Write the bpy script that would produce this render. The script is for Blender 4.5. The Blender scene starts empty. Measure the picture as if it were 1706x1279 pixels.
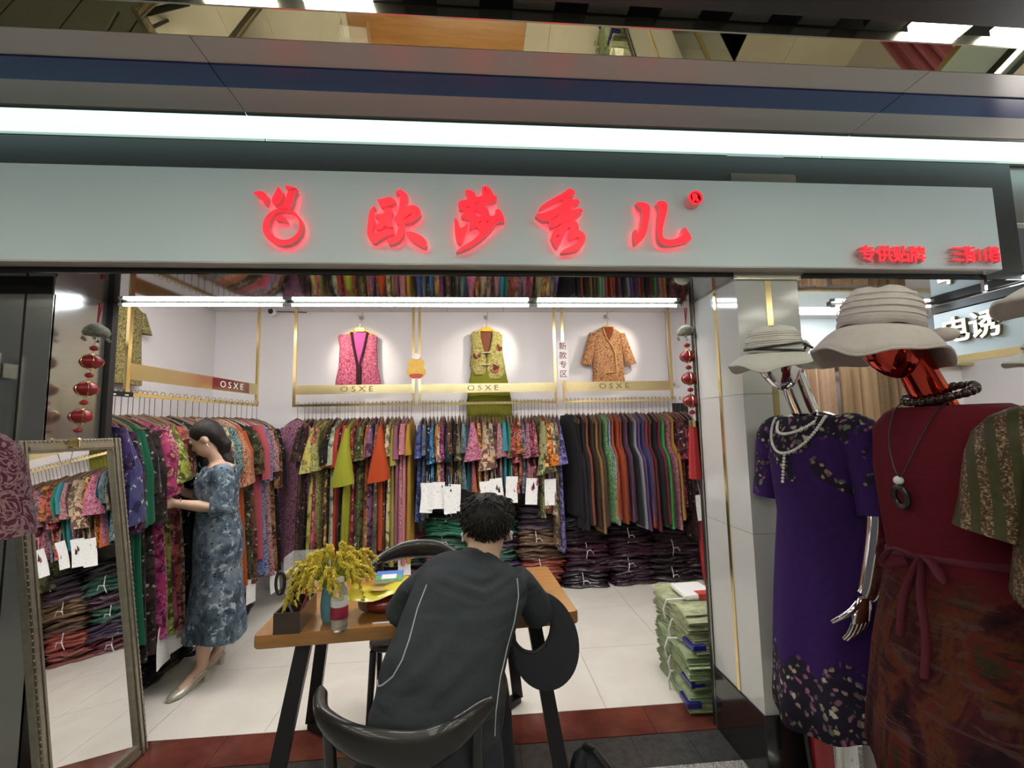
import bpy, math, random
from mathutils import Vector, Matrix
from mathutils.geometry import tessellate_polygon

random.seed(7)
S = bpy.context.scene
COL = S.collection

# ------------------------------------------------------------------ camera, world, exposure, large lights
cam_d = bpy.data.cameras.new('camera'); cam = bpy.data.objects.new('camera', cam_d); COL.objects.link(cam)
cam_d.sensor_width = 36.0; cam_d.lens = 15.744; cam_d.clip_start = 0.02
_r, _u, _w = Vector((0.99667642, -0.07902327, -0.0197849)), Vector((0.01221424, -0.09516167, 0.99538689)), Vector((0.08054149, 0.9923203, 0.09388019))
M = Matrix.Identity(4)
for i in range(3):
    M[i][0], M[i][1], M[i][2] = _r[i], _u[i], -_w[i]
M[2][3] = 1.5
cam.matrix_world = M
S.camera = cam
S.view_settings.view_transform = 'Standard'; S.view_settings.look = 'None'
S.view_settings.gamma = 1.0; S.view_settings.use_curve_mapping = False
S.view_settings.exposure = 1.35
wd = bpy.data.worlds.new('world'); S.world = wd; wd.use_nodes = True
wd.node_tree.nodes['Background'].inputs[0].default_value = (0.55, 0.56, 0.58, 1)
wd.node_tree.nodes['Background'].inputs[1].default_value = 0.05

L_TUBE, L_STRIP, L_PANEL, L_SHOP, L_SPOT = 14.0, .58, 3.9, 9.8, 10.0

def area(name, loc, sx, sy, power, col=(1, 1, 1), rot=(0, 0, 0)):
    d = bpy.data.lights.new(name, 'AREA'); d.shape = 'RECTANGLE'; d.size = sx; d.size_y = sy; d.energy = power; d.color = col
    o = bpy.data.objects.new(name, d); COL.objects.link(o); o.location = loc; o.rotation_euler = rot
    return o

# ------------------------------------------------------------------ mesh helpers
class MB:
    def __init__(self): self.v = []; self.f = []
    def add(self, vs, fs):
        n = len(self.v); self.v += [tuple(p) for p in vs]; self.f += [tuple(i + n for i in q) for q in fs]; return self
    def box(self, x0, x1, y0, y1, z0, z1):
        return self.add([(x0,y0,z0),(x1,y0,z0),(x1,y1,z0),(x0,y1,z0),(x0,y0,z1),(x1,y0,z1),(x1,y1,z1),(x0,y1,z1)],
                        [(3,2,1,0),(4,5,6,7),(0,1,5,4),(1,2,6,5),(2,3,7,6),(3,0,4,7)])
    def bar(self, a, b, w, h, up=(0, 0, 1)):
        a = Vector(a); b = Vector(b); d = (b - a).normalized(); s = d.cross(Vector(up))
        s = s.normalized() if s.length > 1e-4 else Vector((1, 0, 0)); u = s.cross(d).normalized()
        P = []
        for c in (a, b):
            P += [c - s*w/2 - u*h/2, c + s*w/2 - u*h/2, c + s*w/2 + u*h/2, c - s*w/2 + u*h/2]
        return self.add(P, [(3,2,1,0),(4,5,6,7),(0,1,5,4),(1,2,6,5),(2,3,7,6),(3,0,4,7)])
    def loft(self, rings, cap=True, closed=False):
        n = len(rings[0]); base = len(self.v)
        for r in rings: self.v += [tuple(p) for p in r]
        m = len(rings)
        for i in range(m if closed else m - 1):
            for j in range(n):
                a = base + i*n + j; b = base + i*n + (j+1) % n; c = base + ((i+1) % m)*n + (j+1) % n; d = base + ((i+1) % m)*n + j
                self.f.append((a, b, c, d))
        if cap and not closed:
            self.f.append(tuple(base + j for j in range(n))[::-1]); self.f.append(tuple(base + (m-1)*n + j for j in range(n)))
        return self
    def tube(self, pts, r, n=8, closed=False, flat=1.0):
        pts = [Vector(p) for p in pts]; m = len(pts); rings = []; pu = None
        for i, p in enumerate(pts):
            if closed: t = pts[(i+1) % m] - pts[i-1]
            else: t = pts[min(i+1, m-1)] - pts[max(i-1, 0)]
            t = t.normalized() if t.length > 1e-9 else Vector((0, 0, 1))
            if pu is None:
                pu = Vector((0, 0, 1)) if abs(t.z) < 0.9 else Vector((0, 1, 0))
            s = t.cross(pu)
            if s.length < 1e-6: s = t.orthogonal()
            s.normalize(); u = s.cross(t).normalized(); pu = u
            rr = r[i] if isinstance(r, (list, tuple)) else r
            rings.append([p + s*math.cos(2*math.pi*k/n)*rr + u*math.sin(2*math.pi*k/n)*rr*flat for k in range(n)])
        return self.loft(rings, not closed, closed)
    def lathe(self, prof, n=24, c=(0, 0, 0)):
        return self.loft([[(c[0] + max(r, 1e-4)*math.cos(2*math.pi*k/n), c[1] + max(r, 1e-4)*math.sin(2*math.pi*k/n), c[2] + z) for k in range(n)] for r, z in prof])
    def ball(self, c, r, n=16, m=10, s=(1, 1, 1)):
        rings = []
        for i in range(m + 1):
            a = math.pi*i/m; rr = max(math.sin(a), 1e-3)*r
            rings.append([(c[0] + rr*math.cos(2*math.pi*k/n)*s[0], c[1] + rr*math.sin(2*math.pi*k/n)*s[1], c[2] - math.cos(a)*r*s[2]) for k in range(n)])
        return self.loft(rings)
    def prism(self, rings, y0, y1):
        """polygon (first ring, further rings are holes) in X,Z pushed from y0 (front) to y1"""
        flat = [p for r in rings for p in r]; n = len(flat)
        tri = tessellate_polygon([[Vector((p[0], p[1], 0)) for p in r] for r in rings])
        base = len(self.v)
        self.v += [(p[0], y0, p[1]) for p in flat] + [(p[0], y1, p[1]) for p in flat]
        for t in tri:
            self.f.append((base+t[0], base+t[1], base+t[2])); self.f.append((base+n+t[2], base+n+t[1], base+n+t[0]))
        o = base
        for r in rings:
            k = len(r)
            for i in range(k): self.f.append((o+i, o+(i+1) % k, o+n+(i+1) % k, o+n+i))
            o += k
        return self
    def xf(self, mat):
        self.v = [tuple(mat @ Vector(p)) for p in self.v]; return self
    def mesh(self, name, smooth=None):
        me = bpy.data.meshes.new(name); me.from_pydata(self.v, [], self.f); me.validate()
        import bmesh
        b = bmesh.new(); b.from_mesh(me); bmesh.ops.recalc_face_normals(b, faces=b.faces); b.to_mesh(me); b.free()
        if smooth:
            me.shade_smooth(); me.set_sharp_from_angle(angle=math.radians(smooth))
        return me
    def build(self, name, mat, parent=None, smooth=None, bevel=0.0):
        o = bpy.data.objects.new(name, self.mesh(name, smooth)); COL.objects.link(o)
        if mat: o.data.materials.append(mat)
        if parent: o.parent = parent
        if bevel:
            m = o.modifiers.new('bevel', 'BEVEL'); m.width = bevel; m.segments = 2; m.limit_method = 'ANGLE'
        return o

def tag(o, label=None, cat=None, group=None, kind=None):
    if label: o['label'] = label
    if cat: o['category'] = cat
    if group: o['group'] = group
    if kind: o['kind'] = kind
    return o
def empty(name, loc=(0, 0, 0), rz=0.0):
    o = bpy.data.objects.new(name, None); COL.objects.link(o); o.location = loc; o.rotation_euler = (0, 0, rz); o.empty_display_size = 0.05
    return o
def inst(name, me, parent=None, loc=(0, 0, 0), rot=(0, 0, 0), mat=None, color=None, scale=None):
    o = bpy.data.objects.new(name, me); COL.objects.link(o); o.parent = parent; o.location = loc; o.rotation_euler = rot
    if scale: o.scale = scale
    if mat:
        if not me.materials: me.materials.append(None)
        o.material_slots[0].link = 'OBJECT'; o.material_slots[0].material = mat
    if color: o.color = (*color, 1)
    return o
def blob(mb, voxel, smooth=8, name='blob'):
    """weld overlapping closed shapes into one continuous skin"""
    me = bpy.data.meshes.new(name); me.from_pydata(mb.v, [], mb.f)
    import bmesh
    b = bmesh.new(); b.from_mesh(me); bmesh.ops.recalc_face_normals(b, faces=b.faces); b.to_mesh(me); b.free()
    o = bpy.data.objects.new(name, me); COL.objects.link(o)
    m = o.modifiers.new('r', 'REMESH'); m.mode = 'VOXEL'; m.voxel_size = voxel
    if smooth:
        k = o.modifiers.new('s', 'SMOOTH'); k.iterations = smooth; k.factor = 0.5
    dg = bpy.context.evaluated_depsgraph_get(); out = bpy.data.meshes.new_from_object(o.evaluated_get(dg))
    bpy.data.objects.remove(o); out.shade_smooth()
    return out
def text_mesh(txt, size, ext, bold=0.0, align='CENTER', name='lettering', spacing=1.0):
    c = bpy.data.curves.new(name, 'FONT'); c.body = txt; c.size = size; c.extrude = ext; c.offset = bold; c.align_x = align; c.align_y = 'CENTER'
    c.space_character = spacing; c.resolution_u = 3
    o = bpy.data.objects.new(name, c); COL.objects.link(o)
    dg = bpy.context.evaluated_depsgraph_get(); me = bpy.data.meshes.new_from_object(o.evaluated_get(dg))
    bpy.data.objects.remove(o); me.name = name
    return me
def smoothring(r, it=1):
    for _ in range(it):
        o = []
        for i in range(len(r)):
            a, b = r[i], r[(i+1) % len(r)]
            o += [(a[0]*.75+b[0]*.25, a[1]*.75+b[1]*.25), (a[0]*.25+b[0]*.75, a[1]*.25+b[1]*.75)]
        r = o
    return r
def lerp(a, b, t): return a + (b - a)*t

# ------------------------------------------------------------------ materials
class NT:
    def __init__(self, name):
        self.m = bpy.data.materials.new(name); self.m.use_nodes = True; self.t = self.m.node_tree; self.b = self.t.nodes['Principled BSDF']
    def n(self, typ, **kw):
        x = self.t.nodes.new(typ)
        for k, v in kw.items():
            if k.startswith('i_'):
                x.inputs[k[2:]].default_value = v
            else: setattr(x, k, v)
        return x
    def l(self, a, b): self.t.links.new(a, b)
    def mix(self, fac, a, b, mode='MIX'):
        x = self.n('ShaderNodeMix', data_type='RGBA', blend_type=mode)
        for i, s in ((0, fac), (6, a), (7, b)):
            if isinstance(s, (int, float)): x.inputs[i].default_value = s
            elif isinstance(s, tuple): x.inputs[i].default_value = (*s[:3], 1)
            else: self.l(s, x.inputs[i])
        return x.outputs[2]
    def ramp(self, s, stops):
        x = self.n('ShaderNodeValToRGB'); e = x.color_ramp.elements
        while len(e) < len(stops): e.new(0.5)
        for i, (p, c) in enumerate(stops):
            e[i].position = p; e[i].color = (*c, 1) if isinstance(c, tuple) else (c, c, c, 1)
        self.l(s, x.inputs[0]); return x.outputs[0]
    def coord(self, kind='Object', scale=(1, 1, 1)):
        tc = self.n('ShaderNodeTexCoord'); mp = self.n('ShaderNodeMapping'); mp.inputs['Scale'].default_value = scale
        self.l(tc.outputs[kind], mp.inputs[0]); return mp.outputs[0]
    def noise(self, co, scale, detail=3, rough=.55, dist=0):
        x = self.n('ShaderNodeTexNoise'); x.inputs['Scale'].default_value = scale; x.inputs['Detail'].default_value = detail
        x.inputs['Roughness'].default_value = rough; x.inputs['Distortion'].default_value = dist
        if co: self.l(co, x.inputs['Vector'])
        return x.outputs[0]
    def voro(self, co, scale, feature='F1', out=0):
        x = self.n('ShaderNodeTexVoronoi', feature=feature); x.inputs['Scale'].default_value = scale
        self.l(co, x.inputs['Vector']); return x.outputs[out]
    def bump(self, h, s=.3, d=.01):
        x = self.n('ShaderNodeBump'); x.inputs['Strength'].default_value = s; x.inputs['Distance'].default_value = d
        self.l(h, x.inputs['Height']); self.l(x.outputs[0], self.b.inputs['Normal'])
    def set(self, col=None, rough=None, metal=None, coat=None, emit=None, es=None, trans=None, ior=None, alpha=None, sheen=None, spec=None):
        b = self.b.inputs
        if col is not None:
            if isinstance(col, tuple): b['Base Color'].default_value = (*col, 1)
            else: self.l(col, b['Base Color'])
        if rough is not None:
            if isinstance(rough, (int, float)): b['Roughness'].default_value = rough
            else: self.l(rough, b['Roughness'])
        if metal is not None: b['Metallic'].default_value = metal
        if coat is not None: b['Coat Weight'].default_value = coat; b['Coat Roughness'].default_value = .08
        if emit is not None: b['Emission Color'].default_value = (*emit, 1); b['Emission Strength'].default_value = es
        if trans is not None: b['Transmission Weight'].default_value = trans
        if ior is not None: b['IOR'].default_value = ior
        if alpha is not None: b['Alpha'].default_value = alpha
        if spec is not None: b['Specular IOR Level'].default_value = spec
        if sheen is not None: b['Sheen Weight'].default_value = sheen
        return self.m

def hexc(h):
    h = h.lstrip('#'); c = [int(h[i:i+2], 16)/255 for i in (0, 2, 4)]
    return tuple(x/12.92 if x <= .04045 else ((x+.055)/1.055)**2.4 for x in c)

def simple(name, col, rough=.5, metal=0, coat=None, var=.12, scale=6, bump=0, **kw):
    t = NT(name); co = t.coord(); nz = t.noise(co, scale, 4)
    c = t.mix(nz, tuple(x*(1-var) for x in col), tuple(min(1, x*(1+var)) for x in col))
    if bump: t.bump(t.noise(co, scale*8, 3), bump, .004)
    return t.set(c, rough, metal, coat, **kw)

def glow(name, col, s):
    t = NT(name); return t.set(col, .4, emit=col, es=s)

MAT = {}
MAT['wall'] = simple('wall_paint', (.78, .76, .77), .6, var=.03, scale=2, bump=.03)
MAT['ceil'] = simple('ceiling_paint', (.70, .68, .68), .7, var=.03)
MAT['signwhite'] = simple('painted_steel', (.69, .82, .87), .35, var=.03, scale=1.5)
MAT['greypanel'] = simple('grey_aluminium', (.50, .47, .44), .22, var=.04, scale=1)
MAT['bluepanel'] = simple('blue_aluminium', (.035, .06, .20), .2, var=.1, scale=2)
MAT['trimsteel'] = simple('satin_steel', (.42, .40, .34), .25, .9, var=.1, scale=3)
MAT['dark'] = simple('dark_lacquer', (.018, .017, .014), .45, var=.2)
MAT['coffer'] = simple('coffer_grey', (.045, .042, .032), .5, var=.15)
MAT['mirror'] = simple('mirror_glass', (.92, .93, .92), .01, 1, var=.005)
MAT['goldmirror'] = simple('gold_tinted_mirror', (.52, .47, .30), .015, 1, var=.01)
MAT['headmirror'] = simple('header_mirror', (.30, .29, .27), .05, 1, var=.02)
MAT['gold'] = simple('polished_brass', (.78, .62, .30), .16, 1, var=.12, scale=9)
MAT['brassband'] = simple('brushed_brass', (.62, .52, .27), .24, 1, var=.14, scale=5)
MAT['pillar'] = simple('glazed_white_panel', (.56, .56, .54), .12, var=.03, scale=2, coat=.4)
MAT['blackstone'] = simple('black_granite', (.012, .012, .013), .12, var=.3, scale=60)
MAT['black'] = simple('black_plastic', (.012, .012, .013), .4, var=.1)
MAT['blacksteel'] = simple('black_steel', (.014, .014, .016), .38, .3, var=.15)
MAT['chrome'] = simple('chrome_finish', (.82, .82, .82), .05, 1, var=.02)
MAT['redchrome'] = simple('red_chrome', (.52, .06, .04), .06, 1, var=.1)
MAT['white'] = simple('white_plastic', (.75, .75, .74), .4, var=.03)
MAT['paper'] = None
MAT['letter'] = glow('red_lit_acrylic', (1.0, .02, .035), .46)
MAT['letterside'] = simple('letter_steel_side', (.55, .35, .33), .4, var=.1, emit=(1, .05, .08), es=.05)
MAT['halo'] = glow('red_back_led', (1.0, .03, .06), 1.3)
MAT['whiteletter'] = glow('warm_white_letter', (1.0, .93, .78), .9)
MAT['tube'] = glow('fluorescent_tube', (.80, .90, 1.0), L_TUBE)
MAT['tube2'] = glow('neighbour_tube', (.85, .95, 1.0), 2.0)
MAT['strip'] = glow('light_diffuser', (.62, .92, .93), L_STRIP)
MAT['panel'] = glow('ceiling_light_panel', (1.0, .99, .84), L_PANEL)
MAT['batten2'] = glow('neighbour_batten_light', (1.0, .95, .9), 3.2)
MAT['cavity'] = simple('cavity_bronze_grey', (.17, .165, .15), .3, .5, var=.1)
MAT['markdark'] = simple('dark_red_disc', (.10, .008, .012), .4)
MAT['batten'] = glow('added_batten_and_lens', (1.0, .96, .92), L_SHOP)

def steel():
    t = NT('brushed_stainless'); co = t.coord(scale=(1, 1, 12)); nz = t.noise(co, 3, 5)
    c = t.mix(nz, (.44, .44, .41), (.54, .53, .50)); r = t.ramp(t.noise(t.coord(scale=(2, 2, 90)), 2, 3), [(0, .16), (1, .24)])
    return t.set(c, r, .9)
MAT['steel'] = steel()
def tilemat(name, a, b, rough, scale=3, coat=None):
    t = NT(name); co = t.coord(); oi = t.n('ShaderNodeObjectInfo')
    nz = t.noise(co, scale, 6, .6, .4); c = t.mix(t.ramp(nz, [(.3, 0.), (.7, 1.)]), a, b)
    return t.set(c, rough, 0, coat)
MAT['tile'] = tilemat('cream_floor_tile', (.70, .66, .59), (.78, .75, .68), .14)
MAT['redtile'] = tilemat('red_marble_tile', (.085, .022, .016), (.16, .045, .03), .12, 6)
MAT['darktile'] = tilemat('dark_granite_tile', (.035, .035, .036), (.065, .062, .06), .22, 25)
MAT['grout'] = simple('grout', (.22, .20, .18), .8)
def granite():
    t = NT('speckled_granite'); co = t.coord(); v = t.voro(co, 260, out=1)
    x = t.n('ShaderNodeSeparateColor'); t.l(v, x.inputs[0])
    return t.set(t.ramp(x.outputs[0], [(0, (.06, .06, .06)), (.45, (.28, .27, .26)), (1, (.55, .54, .52))]), .3)
MAT['granite'] = granite()
def wood(name, a, b, rough=.22, axis=(1, 10, 10)):
    t = NT(name); co = t.coord(scale=axis); nz = t.noise(co, 3.2, 8, .65, 1.2); w = t.noise(t.coord(scale=(axis[0]*2, axis[1]*6, axis[2]*6)), 6, 4)
    c = t.mix(t.ramp(nz, [(.3, 0.), (.7, 1.)]), a, b); c = t.mix(.35, c, t.mix(w, tuple(x*.6 for x in a), b))
    t.bump(w, .08, .002)
    return t.set(c, rough, 0, .4)
MAT['wood'] = wood('orange_oak_veneer', (.27, .115, .03), (.46, .22, .065))
MAT['darkwood'] = wood('black_lacquered_wood', (.008, .007, .006), (.018, .015, .013), .32)
MAT['boxwood'] = wood('dark_walnut', (.03, .017, .012), (.06, .035, .025), .3)
def papermat():
    t = NT('printed_ticket'); co = t.coord(scale=(1, 1, 1)); v = t.noise(t.coord(scale=(40, 40, 120)), 1.0, 2)
    z = t.n('ShaderNodeSeparateXYZ'); t.l(co, z.inputs[0])
    ink = t.ramp(v, [(.60, 0.), (.66, 1.)])
    return t.set(t.mix(ink, (.80, .80, .79), (.56, .56, .56)), .6)
MAT['paper'] = papermat()

# fabrics: ground colour comes from the object's own colour
def fabric(name, pattern, rough=.8, sheen=.05):
    t = NT(name); oi = t.n('ShaderNodeObjectInfo'); C = oi.outputs['Color']; rnd = oi.outputs['Random']
    co = t.coord(); off = t.n('ShaderNodeVectorMath', operation='ADD'); t.l(co, off.inputs[0])
    sc = t.n('ShaderNodeVectorMath', operation='SCALE'); sc.inputs[0].default_value = (7, 13, 5); t.l(rnd, sc.inputs['Scale']); t.l(sc.outputs[0], off.inputs[1])
    co = off.outputs[0]
    hs = t.n('ShaderNodeHueSaturation'); t.l(C, hs.inputs['Color'])
    mr = t.n('ShaderNodeMapRange'); mr.inputs['To Min'].default_value = .43; mr.inputs['To Max'].default_value = .57; t.l(rnd, mr.inputs[0]); t.l(mr.outputs[0], hs.inputs['Hue'])
    hs.inputs['Saturation'].default_value = .85; hs.inputs['Value'].default_value = 1.1
    A = hs.outputs[0]; dark = t.mix(1, C, (.22, .22, .25), 'MULTIPLY'); light = t.mix(.55, C, (.75, .70, .58))
    weave = t.noise(co, 220, 2); fine = t.noise(co, 45, 4)
    if pattern == 'plain':
        c = t.mix(fine, t.mix(1, C, (.78, .78, .78), 'MULTIPLY'), C)
    elif pattern == 'floral':
        wv = t.n('ShaderNodeTexNoise'); wv.inputs['Scale'].default_value = 22; t.l(co, wv.inputs['Vector']); ws = t.n('ShaderNodeVectorMath', operation='SCALE'); ws.inputs['Scale'].default_value = .09; t.l(wv.outputs[1], ws.inputs[0])
        wa = t.n('ShaderNodeVectorMath', operation='ADD'); t.l(co, wa.inputs[0]); t.l(ws.outputs[0], wa.inputs[1]); d = t.voro(wa.outputs[0], 24); n1 = t.noise(co, 13, 3, .6, .6); n2 = t.noise(co, 26, 3)
        c = t.mix(t.ramp(n1, [(.44, 0.), (.52, 1.)]), C, dark)
        c = t.mix(t.ramp(n2, [(.54, 0.), (.60, 1.)]), c, A)
        c = t.mix(t.ramp(d, [(.10, .8), (.26, 0.)]), c, light)
    elif pattern == 'brocade':
        n1 = t.noise(co, 20, 2, .5, 3.5)
        c = t.mix(t.ramp(n1, [(.42, 0.), (.48, 1.), (.54, 1.), (.60, 0.)]), t.mix(1, C, (.55, .52, .55), 'MULTIPLY'), t.mix(.22, C, (.8, .75, .65)))
    elif pattern == 'splash':
        n1 = t.noise(co, 5.5, 4, .6, 1.0); n2 = t.noise(co, 11, 5, .7)
        c = t.mix(t.ramp(n1, [(.42, 0.), (.58, 1.)]), C, A); c = t.mix(t.ramp(n2, [(.5, 0.), (.62, 1.)]), c, dark)
        c = t.mix(t.ramp(t.noise(co, 30, 3), [(.62, 0.), (.68, 1.)]), c, light)
    t.bump(weave, .12, .002)
    return t.set(c, rough, 0, sheen=sheen, spec=.2)
FAB = {k: fabric('fabric_' + k, k) for k in ('plain', 'floral', 'brocade', 'splash')}
def plastic_pack():
    t = NT('folded_cloth_in_plastic'); oi = t.n('ShaderNodeObjectInfo'); C = oi.outputs['Color']; co = t.coord(scale=(2, 2, 30)); rnd = oi.outputs['Random']
    n = t.noise(co, 3.5, 6, .7, .8); n2 = t.noise(t.coord(scale=(3, 3, 10)), 9, 4)
    c = t.mix(t.ramp(n, [(.35, 0.), (.65, 1.)]), t.mix(1, C, (.35, .35, .35), 'MULTIPLY'), C)
    c = t.mix(t.ramp(n2, [(.62, 0.), (.74, 1.)]), c, t.mix(.5, C, (.6, .6, .58)))
    t.bump(n2, .5, .012)
    return t.set(c, .28, 0, .8)
MAT['pack'] = plastic_pack()
MAT['skin'] = simple('skin', (.50, .29, .20), .5, var=.06, scale=4)
MAT['skinpale'] = simple('skin_fair', (.56, .36, .26), .5, var=.06, scale=4)
def hairmat():
    t = NT('black_hair'); n = t.noise(t.coord(scale=(60, 60, 9)), 2.5, 4, .6, .6); t.bump(n, .6, .006)
    return t.set(t.mix(n, (.006, .005, .005), (.020, .016, .014)), .5, spec=.3)
MAT['hair'] = hairmat()
GLYPHS = {
 'logo': [[[(-864,2430),(-854,2438),(-836,2442),(-822,2438),(-811,2426),(-809,2412),(-813,2396),(-818,2383),(-823,2396),(-834,2412),(-849,2421)],],[[(-770,2463),(-760,2452),(-753,2439),(-751,2423),(-756,2407),(-768,2391),(-782,2382),(-790,2393),(-791,2409),(-785,2425),(-778,2441)],],[[(-732,2443),(-713,2446),(-694,2447),(-704,2434),(-709,2417),(-712,2398),(-719,2379),(-729,2364),(-743,2361),(-758,2365),(-770,2367),(-752,2378),(-741,2398),(-736,2417)],],[[(-746,2465),(-725,2465),(-707,2459),(-697,2455),(-710,2456),(-725,2451),(-737,2447)],],[[(-672,2297),(-673,2285),(-675,2274),(-680,2263),(-686,2253),(-693,2244),(-702,2236),(-712,2230),(-723,2225),(-734,2222),(-746,2221),(-758,2222),(-769,2225),(-780,2229),(-790,2235),(-799,2242),(-807,2251),(-814,2261),(-819,2272),(-822,2283),(-823,2295),(-822,2306),(-820,2318),(-816,2329),(-810,2339),(-803,2348),(-794,2356),(-784,2362),(-773,2367),(-762,2370),(-750,2371),(-738,2371),(-726,2368),(-715,2364),(-705,2358),(-696,2350),(-688,2341),(-681,2331),(-676,2320),(-673,2309)],[(-684,2303),(-684,2294),(-686,2285),(-689,2276),(-694,2268),(-700,2261),(-707,2255),(-714,2250),(-723,2246),(-732,2244),(-741,2243),(-750,2244),(-759,2246),(-767,2249),(-775,2254),(-782,2260),(-788,2267),(-793,2275),(-797,2283),(-800,2292),(-801,2301),(-800,2311),(-798,2320),(-795,2328),(-790,2336),(-785,2344),(-778,2350),(-770,2355),(-762,2359),(-753,2361),(-744,2362),(-735,2361),(-726,2359),(-717,2356),(-709,2351),(-702,2345),(-696,2338),(-691,2330),(-687,2322),(-684,2313)],],[[(-780,2324),(-769,2337),(-752,2343),(-738,2334),(-733,2315),(-748,2321),(-766,2323)],],],
 'ou': [[[(-396,2389),(-404,2384),(-414,2368),(-419,2343),(-421,2318),(-424,2287),(-423,2267),(-414,2247),(-397,2232),(-379,2245),(-355,2261),(-331,2271),(-317,2276),(-322,2294),(-341,2291),(-362,2288),(-379,2280),(-395,2275),(-404,2280),(-400,2298),(-395,2318),(-397,2338),(-402,2359),(-401,2376),(-390,2382)],],[[(-388,2418),(-370,2418),(-351,2425),(-332,2428),(-320,2419),(-310,2409),(-317,2402),(-332,2396),(-346,2389),(-356,2382),(-368,2385),(-377,2395)],],[[(-356,2381),(-336,2384),(-322,2368),(-329,2350),(-335,2332),(-326,2314),(-322,2302),(-334,2299),(-346,2304),(-354,2310),(-362,2298),(-379,2289),(-392,2293),(-389,2306),(-372,2324),(-384,2339),(-397,2348),(-379,2354),(-358,2357),(-356,2370)],],[[(-315,2440),(-308,2455),(-296,2461),(-284,2457),(-269,2443),(-263,2431),(-269,2410),(-274,2384),(-259,2392),(-240,2396),(-223,2388),(-211,2367),(-214,2352),(-230,2336),(-249,2323),(-269,2318),(-275,2320),(-276,2295),(-281,2269),(-297,2246),(-319,2233),(-338,2231),(-346,2246),(-326,2254),(-309,2269),(-302,2294),(-299,2315),(-307,2312),(-319,2335),(-307,2355),(-300,2376),(-296,2409),(-293,2435),(-303,2446)],[(-280,2340),(-245,2368),(-254,2351),(-278,2332)],],[[(-275,2282),(-254,2285),(-230,2278),(-206,2265),(-189,2245),(-187,2225),(-199,2217),(-223,2230),(-247,2247),(-264,2267)],],],
 'sha': [[[(-35,2463),(-20,2466),(-2,2460),(7,2450),(11,2435),(30,2438),(40,2445),(34,2461),(35,2479),(48,2485),(63,2480),(75,2464),(81,2446),(95,2439),(97,2428),(89,2419),(69,2415),(52,2412),(39,2396),(54,2391),(61,2375),(65,2355),(83,2355),(91,2366),(86,2378),(94,2385),(106,2385),(116,2371),(125,2343),(125,2332),(93,2329),(82,2311),(62,2287),(37,2261),(7,2238),(-22,2220),(-52,2207),(-76,2199),(-64,2212),(-35,2232),(-5,2251),(18,2274),(28,2287),(11,2315),(-14,2299),(-21,2307),(-14,2325),(-11,2340),(-53,2347),(-48,2358),(-33,2371),(-45,2384),(-50,2381),(-60,2383),(-64,2401),(-57,2417),(-40,2420),(-20,2426),(-25,2439),(-32,2451)],[(44,2474),(50,2477),(52,2461),(49,2456)],[(8,2415),(29,2415),(19,2411),(12,2408),(5,2390),(2,2388),(7,2403)],[(-40,2386),(-23,2398),(-14,2387),(-24,2389)],[(-2,2381),(14,2380),(27,2372),(31,2354),(21,2351),(6,2361)],[(18,2328),(33,2339),(28,2328),(22,2324)],[(53,2339),(65,2334),(58,2330),(52,2316)],],[[(-80,2339),(-72,2346),(-62,2329),(-58,2304),(-49,2301),(-21,2327),(-29,2301),(-39,2268),(-49,2240),(-59,2237),(-71,2247),(-76,2273),(-78,2308)],],],
 'xiu': [[[(265,2385),(282,2406),(314,2428),(353,2450),(379,2466),(392,2480),(407,2480),(421,2470),(422,2457),(409,2444),(391,2445),(378,2437),(367,2434),(347,2428),(313,2412),(285,2395)],],[[(251,2367),(289,2372),(325,2388),(362,2408),(370,2434),(391,2445),(401,2432),(429,2436),(442,2425),(437,2414),(418,2411),(405,2401),(402,2385),(425,2392),(443,2396),(455,2386),(445,2374),(427,2359),(411,2343),(387,2334),(372,2334),(344,2321),(315,2308),(310,2330),(309,2340),(286,2338),(263,2351)],[(312,2342),(337,2357),(363,2380),(342,2354),(320,2342)],],[[(372,2334),(411,2343),(426,2335),(433,2317),(432,2301),(450,2294),(461,2275),(456,2249),(440,2226),(417,2212),(386,2205),(348,2202),(371,2220),(402,2235),(425,2251),(436,2270),(424,2274),(403,2263),(393,2263),(387,2280),(390,2298),(400,2319),(384,2306),(370,2279),(357,2250),(341,2222),(331,2232),(321,2253),(315,2271),(322,2289),(335,2305),(356,2321)],[(337,2262),(338,2276),(351,2284),(345,2267)],],],
 'er': [[[(680,2429),(698,2427),(720,2426),(735,2419),(741,2407),(738,2375),(731,2338),(721,2298),(707,2271),(688,2252),(669,2239),(666,2271),(669,2310),(678,2305),(681,2284),(694,2311),(702,2343),(708,2375),(705,2396),(692,2406)],],[[(770,2427),(781,2435),(800,2436),(815,2425),(818,2409),(810,2379),(799,2344),(790,2312),(788,2286),(793,2270),(817,2265),(844,2269),(871,2282),(883,2300),(885,2327),(894,2314),(911,2287),(914,2269),(901,2258),(874,2250),(842,2243),(810,2240),(789,2243),(774,2259),(769,2280),(771,2317),(777,2365),(782,2398),(775,2416)],],],
}
# ================================================================== the setting
def struct(name, mb, mat, **k):
    o = mb.build(name, mat, **k); o['kind'] = 'structure'; return o

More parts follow.
